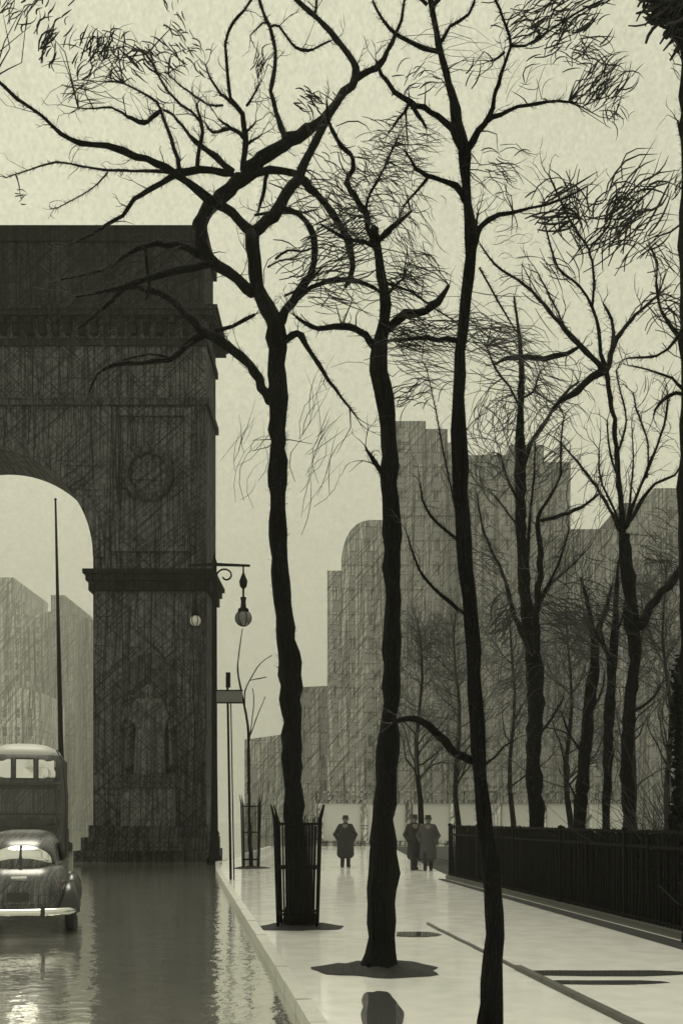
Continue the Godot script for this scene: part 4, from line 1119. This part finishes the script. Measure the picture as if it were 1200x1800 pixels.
func build_bus() -> void:
	var at := spot(44, 1440, 29.5)
	var t := thing("double_decker_bus", "old double-decker bus with rounded rear heading for the arch, ahead of the sedan", "bus", Vector3(at.x, ROAD_Y, at.z), 0.29)
	var rings := [[0.45, 0.1, 7.4, 1.12], [0.9, 0.0, 7.5, 1.18], [2.4, 0.0, 7.5, 1.2], [3.2, 0.06, 7.4, 1.17], [3.6, 0.2, 7.2, 1.08], [3.8, 0.4, 7.0, 0.95], [3.92, 0.7, 6.7, 0.7], [3.98, 1.2, 6.2, 0.4]]
	var st := mb()
	shell(st, rings.slice(0, 5), 5.0, 56)
	obj("body", st, M.bus_paint, t)
	st = mb()
	shell(st, rings.slice(4), 5.0, 56)
	obj("roof", st, M.bus_roof, t)
	for x in [-0.62, 0.0, 0.62]:
		st = mb(); rear_patch(st, rings, 5.0, PackedVector2Array([Vector2(x + 0.28, 2.86), Vector2(x + 0.28, 3.5), Vector2(x - 0.28, 3.5), Vector2(x - 0.28, 2.86)]), 0.01, 0.02)
		var f := obj("upper_window", st, M.car_black, t)
		st = mb(); rear_patch(st, rings, 5.0, PackedVector2Array([Vector2(x + 0.235, 2.91), Vector2(x + 0.235, 3.45), Vector2(x - 0.235, 3.45), Vector2(x - 0.235, 2.91)]), 0.04, 0.03)
		obj("pane", st, M.pale_glass, f)
	for b in [[2.72, 0.09], [2.62, 0.03], [1.88, 0.05]]:
		st = mb(); rear_patch(st, rings, 5.0, PackedVector2Array([Vector2(1.05, b[0] - b[1]), Vector2(1.05, b[0] + b[1]), Vector2(-1.05, b[0] + b[1]), Vector2(-1.05, b[0] - b[1])]), 0.03, 0.05); obj("belt_rail", st, M.car_black, t)
	st = mb(); rear_patch(st, rings, 5.0, PackedVector2Array([Vector2(1.0, 1.3), Vector2(1.0, 1.84), Vector2(-1.0, 1.84), Vector2(-1.0, 1.3)]), 0.02, 0.04)
	var lw := obj("lower_window", st, M.car_black, t)
	for x in [-0.5, 0.5]:
		st = mb(); rear_patch(st, rings, 5.0, PackedVector2Array([Vector2(x + 0.42, 1.36), Vector2(x + 0.42, 1.78), Vector2(x - 0.42, 1.78), Vector2(x - 0.42, 1.36)]), 0.05, 0.03); obj("pane", st, M.dark_glass, lw)
	for s in [-1.0, 1.0]:
		for z in [1.7, 6.0]:
			wheel(t, Vector3(s * 1.02, 0.46, -z), 0.46, 0.24)
		for i in 5:
			for y in [[1.3, 1.85], [2.86, 3.45]]:
				st = mb(); bx(st, Vector3(s * 1.19, (y[0] + y[1]) * 0.5, -1.6 - i * 1.15), Vector3(0.05, y[1] - y[0], 0.85)); obj("side_window", st, M.car_black, t)
		# outside corner post and stair rail at the rear
		st = mb(); tube(st, PackedVector3Array([Vector3(s * 1.16, 0.6, -0.2), Vector3(s * 1.17, 2.4, -0.18), Vector3(s * 1.1, 3.4, -0.22), Vector3(s * 0.9, 3.75, -0.45)]), PackedFloat32Array([0.05, 0.05, 0.05, 0.03]), 8); obj("corner_post", st, M.car_black, t)
		st = mb(); lathe(st, [Vector2(0, 0.03), Vector2(0.05, 0.02), Vector2(0.05, -0.04), Vector2(0, -0.05)], Vector3.ZERO, 12)
		var tl := obj("tail_light", st, M.red_glass, t, Vector3(s * 0.85, 0.85, 0.03)); tl.rotation.x = PI / 2
	st = mb(); bx(st, Vector3(0, 0.52, 0.02), Vector3(2.1, 0.14, 0.12)); obj("bumper", st, M.car_black, t)

# ---------------------------------------------------------------- street furniture
func build_street() -> void:
	# lamp post with two hanging globes by the arch's right corner
	var b := spot(377, 1512, 41.0)
	var d := 39.0
	b = spot(377, 1440, d)
	var t := thing("lamp_post", "tall iron lamp post with a crossarm and two hanging globes at the arch's corner", "street lamp", Vector3(b.x, ROAD_Y, b.z))
	var arm_y := EYE + (1440 - 993) * d / FOCAL - ROAD_Y
	var st := mb()
	lathe(st, [Vector2(0, 0), Vector2(0.3, 0), Vector2(0.3, 0.25), Vector2(0.2, 0.35), Vector2(0.17, 1.1), Vector2(0.2, 1.15), Vector2(0.14, 1.3), Vector2(0.11, 4.0), Vector2(0.09, arm_y), Vector2(0.1, arm_y + 0.1), Vector2(0.05, arm_y + 0.25), Vector2(0, arm_y + 0.6)], Vector3.ZERO, 14)
	obj("post", st, M.iron, t)
	st = mb()
	tube(st, PackedVector3Array([Vector3(-1.0, arm_y - 0.02, 0), Vector3(0, arm_y + 0.02, 0), Vector3(1.35, arm_y - 0.03, 0)]), PackedFloat32Array([0.045, 0.07, 0.05]), 8)
	obj("crossarm", st, M.iron, t)
	for s in [-1.0, 1.0]:
		st = mb()
		var pts := PackedVector3Array()
		var rr := PackedFloat32Array()
		for i in 22:
			var a := -0.4 + i * 0.3
			var r := 0.36 - 0.012 * i
			pts.append(Vector3(s * (0.42 - r * cos(a)), arm_y - 0.42 + r * sin(a) * 0.9, 0))
			rr.append(0.035)
		tube(st, pts, rr, 6)
		obj("scroll_bracket", st, M.iron, t)
	for l in [[1.1, 0.0, 0.3], [-0.72, -0.1, 0.21]]:
		st = mb()
		var k: float = l[2] / 0.3
		var y0: float = arm_y + l[1]
		var drop := 1.95
		lathe(st, [Vector2(0, y0 - 0.03), Vector2(0.03, y0 - 0.04), Vector2(0.035, y0 - 0.3), Vector2(0.16 * k, y0 - 0.62), Vector2(0.13 * k, y0 - 0.82), Vector2(0.04, y0 - 0.92), Vector2(0.04, y0 - 1.22), Vector2(0.12 * k, y0 - 1.24), Vector2(0.09 * k, y0 - 1.4), Vector2(0.11 * k, y0 - 1.62), Vector2(0.2 * k, y0 - 1.68), Vector2(0.21 * k, y0 - 1.8), Vector2(0.0, y0 - 1.82)], Vector3(l[0], 0, 0), 14)
		var h := obj("hanger", st, M.iron, t)
		st = mb()
		var prof := []
		for i in 13:
			var a := -PI / 2 + PI * i / 12
			prof.append(Vector2(cos(a) * l[2], y0 - drop - 0.08 + sin(a) * l[2]))
		lathe(st, prof, Vector3(l[0], 0, 0), 18)
		obj("globe", st, M.lamp_glass if l[0] > 0 else M.kerb_stone, h)
		st = mb()
		for i in 6:
			var a := TAU * i / 6
			var p3 := PackedVector3Array()
			var r3 := PackedFloat32Array()
			for j in 9:
				var q := -PI / 2 + PI * j / 8
				p3.append(Vector3(l[0] + cos(a) * cos(q) * (l[2] + 0.01), y0 - drop - 0.08 + sin(q) * (l[2] + 0.01), sin(a) * cos(q) * (l[2] + 0.01)))
				r3.append(0.018)
			tube(st, p3, r3, 4)
		obj("globe_cage", st, M.iron, h)
	# flagpole beyond the arch
	var fp := spot(104, 1440, 56.0)
	t = thing("flagpole", "tall thin leaning pole standing beyond the arch behind the bus", "flagpole", Vector3(fp.x, ROAD_Y, fp.z))
	var ft := spot(98, 878, 56.0) - t.position
	st = mb(); tube(st, PackedVector3Array([Vector3(0.25, 0, 0), Vector3(0.1, 6, 0), ft]), PackedFloat32Array([0.2, 0.14, 0.05]), 8); obj("pole", st, M.iron, t)
	st = mb(); lathe(st, [Vector2(0, -0.1), Vector2(0.09, 0), Vector2(0, 0.1)], ft, 8); obj("finial", st, M.iron, t)
	st = mb(); lathe(st, [Vector2(0.5, 0), Vector2(0.5, 0.4), Vector2(0.3, 0.5), Vector2(0.3, 1.2), Vector2(0, 1.2)], Vector3(0.25, 0, 0), 12); obj("pole_base", st, M.plinth_stone, t)
	# sign post on the kerb
	var sp := spot(405, 1440, 27.2)
	t = thing("sign_post", "slim double-tube sign post with a small dark crossboard on the kerb", "sign", Vector3(sp.x, 0, sp.z))
	var sy := EYE + (1440 - 1225) * 27.2 / FOCAL
	st = mb(); rod(st, Vector3(0.01, 0, 0), Vector3(-0.08, sy + 0.5, 0), 0.035, 0.03); rod(st, Vector3(0.1, 0, 0.02), Vector3(0.01, sy + 0.1, 0.02), 0.018, 0.016); obj("post", st, M.iron, t)
	st = mb(); bx(st, Vector3(-0.02, sy, 0.05), Vector3(0.68, 0.3, 0.04)); obj("sign_board", st, M.sign_paint, t)
	st = mb(); bx(st, Vector3(-0.02, sy + 0.165, 0.05), Vector3(0.72, 0.03, 0.06)); bx(st, Vector3(-0.02, sy - 0.165, 0.05), Vector3(0.72, 0.03, 0.06)); obj("sign_frame", st, M.iron, t)
	st = mb(); bx(st, Vector3(-0.06, sy + 0.45, 0), Vector3(0.12, 0.4, 0.06)); obj("post_cap", st, M.iron, t)
	# tree guards
	guard("tree_guard", "splayed iron tree guard of four posts round the gnarled street tree", spot(524, 1440, 15.2), 0.56, 1.78, 26)
	guard("tree_guard_slim", "narrow dark slatted guard round the spindly young tree beside the sign post", spot(441, 1440, 33.5), 0.5, 2.35, 10)
	# earth round the street trees
	for q in [[667, 10.9, 0.66, "round bed of dark bare earth at the foot of the straight street tree"], [527, 15.2, 0.62, "round bed of dark bare earth inside the splayed tree guard"], [862, 7.2, 0.5, "round bed of dark bare earth at the foot of the nearest street tree"], [441, 33.5, 0.6, "round bed of dark earth under the spindly young tree"]]:
		var p := spot(q[0], 1440, q[1])
		st = mb()
		var last := PackedVector3Array()
		for k in 4:
			var now := PackedVector3Array()
			for i in 30:
				var a := TAU * i / 30
				var r: float = q[2] * (1.0 - k * 0.28) * (1.0 + (0.1 * sin(a * 3.0 + q[1]) + 0.07 * sin(a * 7.0)) * (1.0 if k == 0 else 0.6))
				now.append(Vector3(cos(a) * r, [0.006, 0.035, 0.05, 0.07][k] + (0.012 * sin(a * 9.0 + k * 2.0) if k > 0 else 0.0), -sin(a) * r * 0.9))
			if k > 0:
				st.set_smooth_group(0)
				for i in 30:
					quad(st, last[i], last[(i + 1) % 30], now[(i + 1) % 30], now[i])
			last = now
		for i in range(1, 29):
			st.add_vertex(last[0]); st.add_vertex(last[i + 1]); st.add_vertex(last[i])
		tag(obj("earth_bed", st, M.soil, null, Vector3(p.x, 0, p.z)), q[3], "earth bed", "earth beds round the street trees")
	# people
	var a1 := spot(607, 1440, 34.2)
	pedestrian("lone walker in a dark long coat and hat between the two street trees", Vector3(a1.x, 0, a1.z), PI * 0.95, 1.7, M.cloth_black, 1.25, 0.16)
	var a2 := spot(728, 1440, 32.4)
	pedestrian("left one of two people walking side by side in dark coats by the fence end", Vector3(a2.x, 0, a2.z), 0.2, 1.72, M.cloth_black, 1.05, 0.3)
	var a3 := spot(752, 1440, 32.0)
	pedestrian("right one of two people walking side by side, in a broader grey coat", Vector3(a3.x, 0, a3.z), -0.1, 1.7, M.cloth_grey, 1.15, 0.22)

func guard(called: String, label: String, p: Vector3, w: float, h: float, n: int) -> void:
	var t := thing(called, label, "tree guard", Vector3(p.x, 0, p.z))
	var foot := w * 0.5
	var head := w * 0.62
	for s in [[-1, -1], [1, -1], [1, 1], [-1, 1]]:
		var st := mb()
		tube(st, PackedVector3Array([Vector3(s[0] * foot, -0.02, s[1] * foot), Vector3(s[0] * head * 0.94, h * 0.9, s[1] * head * 0.94), Vector3(s[0] * head * 1.1, h * 1.02, s[1] * head * 1.1)]), PackedFloat32Array([0.024, 0.026, 0.008]), 6)
		obj("post", st, M.iron, t)
	for y in [0.12, 0.5, 0.86]:
		var st := mb()
		var r := lerpf(foot, head * 0.94, y)
		for s in [1.0, -1.0]:
			bx(st, Vector3(0, y * h, s * r), Vector3(r * 2, 0.035, 0.014)); bx(st, Vector3(s * r, y * h, 0), Vector3(0.014, 0.035, r * 2))
		obj("rail", st, M.iron, t)
	for i in n:
		var f := (float(i / 2) + 0.5) / (n / 2) * 2.0 - 1.0
		var s := 1.0 if i % 2 else -1.0
		var st := mb()
		rod(st, Vector3(f * foot * 0.86, 0.05, s * foot), Vector3(f * head * 0.8, h * rng.randf_range(0.84, 0.93), s * head * 0.92), 0.013, 0.01, 5)
		obj("picket", st, M.iron, t)

func build_fence() -> void:
	# runs beside the walk from far left to near right
	var a := Vector3(2.9, 0, -27.4)
	var b := Vector3(5.05, 0, -9.8)
	var t := thing("iron_fence", "long black iron picket fence along the walk before the park trees", "fence", a)
	var along := b - a
	var len := along.length()
	var n := 150
	var h := 1.38
	var yaw := atan2(-along.z, along.x)
	var st := mb()
	bx(st, Vector3(0, h * 0.5, 0), Vector3(0.026, h, 0.026)); lathe(st, [Vector2(0.03, h - 0.02), Vector2(0.012, h + 0.04), Vector2(0, h + 0.09)], Vector3.ZERO, 4, false)
	var picket := commit(st)
	st = mb()
	bx(st, Vector3(0, h * 0.5, 0), Vector3(0.04, h, 0.03)); lathe(st, [Vector2(0.035, h - 0.02), Vector2(0.015, h + 0.03), Vector2(0, h + 0.07)], Vector3.ZERO, 4, false)
	var picket2 := commit(st)
	for i in n:
		var o := put("picket", picket if rng.randf() < 0.6 else picket2, M.iron, t, along * ((i + 0.5) / n))
		o.rotation = Vector3(rng.randfn() * 0.008, yaw, rng.randfn() * 0.012)
	st = mb()
	bx(st, Vector3(0, 0.72, 0), Vector3(0.07, 1.44, 0.07)); lathe(st, [Vector2(0.06, 1.43), Vector2(0.06, 1.47), Vector2(0.02, 1.49), Vector2(0, 1.5)], Vector3.ZERO, 8)
	var post := commit(st)
	for i in 7:
		var o := put("fence_post", post, M.iron, t, along * (i / 6.0))
		o.rotation.y = yaw
	var turn := Basis(Vector3.UP, yaw)
	for y in [0.14, 1.2, 1.42]:
		st = mb(); bx(st, along * 0.5 + Vector3(0, y, 0), Vector3(len, 0.045, 0.04), turn); obj("rail", st, M.iron, t)
	st = mb(); bx(st, along * 0.5 + Vector3(0, 0.05, 0), Vector3(len, 0.1, 0.24), turn); obj("fence_kerb", st, M.edging, t)
	# clipped hedge behind it
	var side := Vector3(-along.z, 0, along.x).normalized()
	if side.x < 0:
		side = -side
	var hd := thing("hedge", "dense dark clipped hedge right behind the iron fence", "hedge", a + side * 0.5)
	leaf_mass("foliage", hd, M.leaf_dark, 42000, func() -> Vector3:
		var f := rng.randf()
		var y := 1.32 * pow(rng.randf(), 0.85)
		return along * f + Vector3(0, y + 0.05 * sin(f * 60.0) + 0.04 * sin(f * 143.0), 0) + side * rng.randf_range(-0.3, 0.35), 0.1)
	st = mb()
	for i in 60:
		var p := along * ((i + 0.5) / 60.0)
		twig(st, p, Vector3(rng.randfn() * 0.08, 1.4, rng.randfn() * 0.08).normalized(), 1.3, 0.02, 0)
	obj("stems", st, M.twig, hd).set_meta("kind", "stuff")

# ---------------------------------------------------------------- ground
func build_ground() -> void:
	var st := mb()
	ground_sheet(st, PackedVector2Array([Vector2(-420, 60), Vector2(420, 60), Vector2(420, -520), Vector2(-420, -520)]), ROAD_Y)
	structure(obj("road", st, M.wet_asphalt), "wet grey asphalt road under the arch")
	# pavement: kerb line from near right to far left
	var k0 := Vector2(1.6, 3.5)
	var k1 := Vector2(-0.18, -8.0)
	var k2 := Vector2(-3.85, -32.0)
	var k3 := Vector2(-4.6, -38.0)
	st = mb()
	var poly := PackedVector2Array([k0, k1, k2, k3, Vector2(-4.2, -60), Vector2(40, -75), Vector2(40, 3.5)])
	ground_sheet(st, poly, 0.0)
	var pv := obj("pavement", st, M.wet_paving)
	structure(pv, "pale wet pavement with bare street trees")
	var line := [k0, k1, k2, k3, Vector2(-4.2, -60)]
	var variants := []
	for i in 3:
		st = mb()
		bx(st, Vector3(0, -0.065, 0), Vector3(0.97, 0.15, 0.14))
		variants.append(commit(st))
	for i in line.size() - 1:
		var p: Vector2 = line[i]
		var q: Vector2 = line[i + 1]
		var n := int((q - p).length())
		for j in n:
			var m := p.lerp(q, (j + 0.5) / n)
			var o := put("kerb_stone", variants[j % 3], M.kerb_stone, pv, Vector3(m.x, rng.randf_range(0.006, 0.014), m.y))
			o.rotation.y = atan2(-(q.y - p.y), q.x - p.x) + rng.randfn() * 0.004
			o.scale.x = (q - p).length() / n
	# side path behind a thin edging
	var e0 := Vector2(3.1, -1.0)
	var e1 := Vector2(1.87, -10.9)
	var e2 := Vector2(1.3, -15.6)
	var path := obj("path", (func() -> SurfaceTool:
		var s2 := mb()
		ground_sheet(s2, PackedVector2Array([e0, e1, e2, Vector2(2.9, -27.4), Vector2(5.05, -9.8), Vector2(6.2, -1.0)]), 0.004)
		return s2).call(), M.wet_paving)
	structure(path, "smooth wet path between the edging and the iron fence")
	for seg in [[e0, e1, 11, 0.055], [e1, e2, 5, 0.03]]:
		for j in seg[2]:
			var m: Vector2 = seg[0].lerp(seg[1], (j + 0.5) / seg[2])
			var d: Vector2 = seg[1] - seg[0]
			st = mb(); bx(st, Vector3.ZERO, Vector3(d.length() / seg[2] - 0.015, seg[3], seg[3] * 1.3))
			var o := obj("edging_stone", st, M.edging, path, Vector3(m.x, seg[3] * 0.4, m.y))
			o.rotation.y = atan2(-d.y, d.x) + rng.randfn() * 0.01
	for q in [[2.75, -10.6, 0.85, 0.2, "long thin puddle on the path, the farther of two"], [2.55, -10.0, 0.6, 0.13, "short thin puddle on the path, the nearer of two"], [1.05, -14.2, 0.3, 0.3, "small puddle on the pavement by the start of the edging"], [0.33, -8.6, 0.165, 0.85, "dark narrow puddle painted as the trunk reflection in front of the straight street tree's earth bed"]]:  # the last is a dark patch shaped as the trunk's reflection
		var pp := PackedVector2Array()
		for i in 72:
			var a := TAU * i / 72
			var sq := pow(pow(absf(cos(a)), 3.0) + pow(absf(sin(a)), 3.0), -1.0 / 3.0)
			var r := sq * (1.0 + 0.06 * sin(a * 3.0 + q[0]) + 0.05 * sin(a * 5.0 + 1.0) + 0.02 * sin(a * 11.0))
			pp.append(Vector2(cos(a) * q[2] * r, sin(a) * q[3] * r))
		st = mb()
		ground_sheet(st, pp, 0.0)
		tag(obj("puddle", st, M.puddle_water, null, Vector3(q[0], 0.0085, q[1])), q[4], "puddle")
	# park ground behind the fence
	st = mb()
	ground_sheet(st, PackedVector2Array([Vector2(3.05, -27.4), Vector2(5.2, -9.8), Vector2(6.4, 0), Vector2(40, 0), Vector2(40, -60), Vector2(2.9, -60), Vector2(2.9, -40)]), 0.008)
	structure(obj("park_ground", st, M.soil), "dark damp park ground behind the fence")
	# strip of dark earth along the fence foot
	st = mb()
	ground_sheet(st, PackedVector2Array([Vector2(2.72, -27.3), Vector2(2.55, -27.3), Vector2(4.45, -9.8), Vector2(4.85, -9.8)]), 0.012)
	structure(obj("earth_strip", st, M.soil), "strip of dark wet earth along the fence foot")

# ---------------------------------------------------------------- scene
func _ready() -> void:
	rng.seed = 7
	var cam := Camera3D.new()
	cam.name = "camera"
	cam.projection = Camera3D.PROJECTION_FRUSTUM
	cam.near = 0.05
	cam.far = 1200.0
	cam.size = 0.05
	cam.frustum_offset = Vector2(0, 0.3 * 0.05)
	cam.position = Vector3(0, EYE, 0)
	cam.current = true
	add_child(cam)
	var env := Environment.new()
	env.background_mode = Environment.BG_SKY
	var sky := Sky.new()
	var sm := PanoramaSkyMaterial.new()
	sm.panorama = ImageTexture.create_from_image(sky_image())
	sky.sky_material = sm
	env.sky = sky
	env.tonemap_mode = Environment.TONE_MAPPER_LINEAR
	env.tonemap_exposure = 1.25
	env.sdfgi_enabled = true
	env.ssao_enabled = true
	env.ssil_enabled = true
	env.fog_enabled = true
	env.fog_density = 0.0008
	env.fog_light_color = Color(0.9, 0.9, 0.85)
	var we := WorldEnvironment.new()
	we.name = "environment"
	we.environment = env
	add_child(we)
	env.volumetric_fog_enabled = true
	env.volumetric_fog_density = 0.0
	var sun := DirectionalLight3D.new()
	sun.name = "overcast_sun"
	sun.light_energy = 0.5
	sun.light_angular_distance = 20.0
	sun.light_color = Color(1.0, 0.98, 0.9)
	sun.shadow_enabled = true
	sun.rotation_degrees = Vector3(-68, 195, 0)
	add_child(sun)
	make_materials()
	build_ground()
	build_town()
	build_arch()
	build_fence()
	plant_trees()
	build_street()
	build_car()
	build_bus()
	# rain mist lying over the far streets
	var mist := FogVolume.new()
	mist.name = "mist"
	mist.size = Vector3(520, 62, 170)
	mist.position = Vector3(0, 31, -150)
	var fm := FogMaterial.new()
	fm.density = 0.0032
	fm.albedo = Color(0.97, 0.97, 0.94)
	mist.material = fm
	mist.set_meta("kind", "stuff")
	add_child(mist)
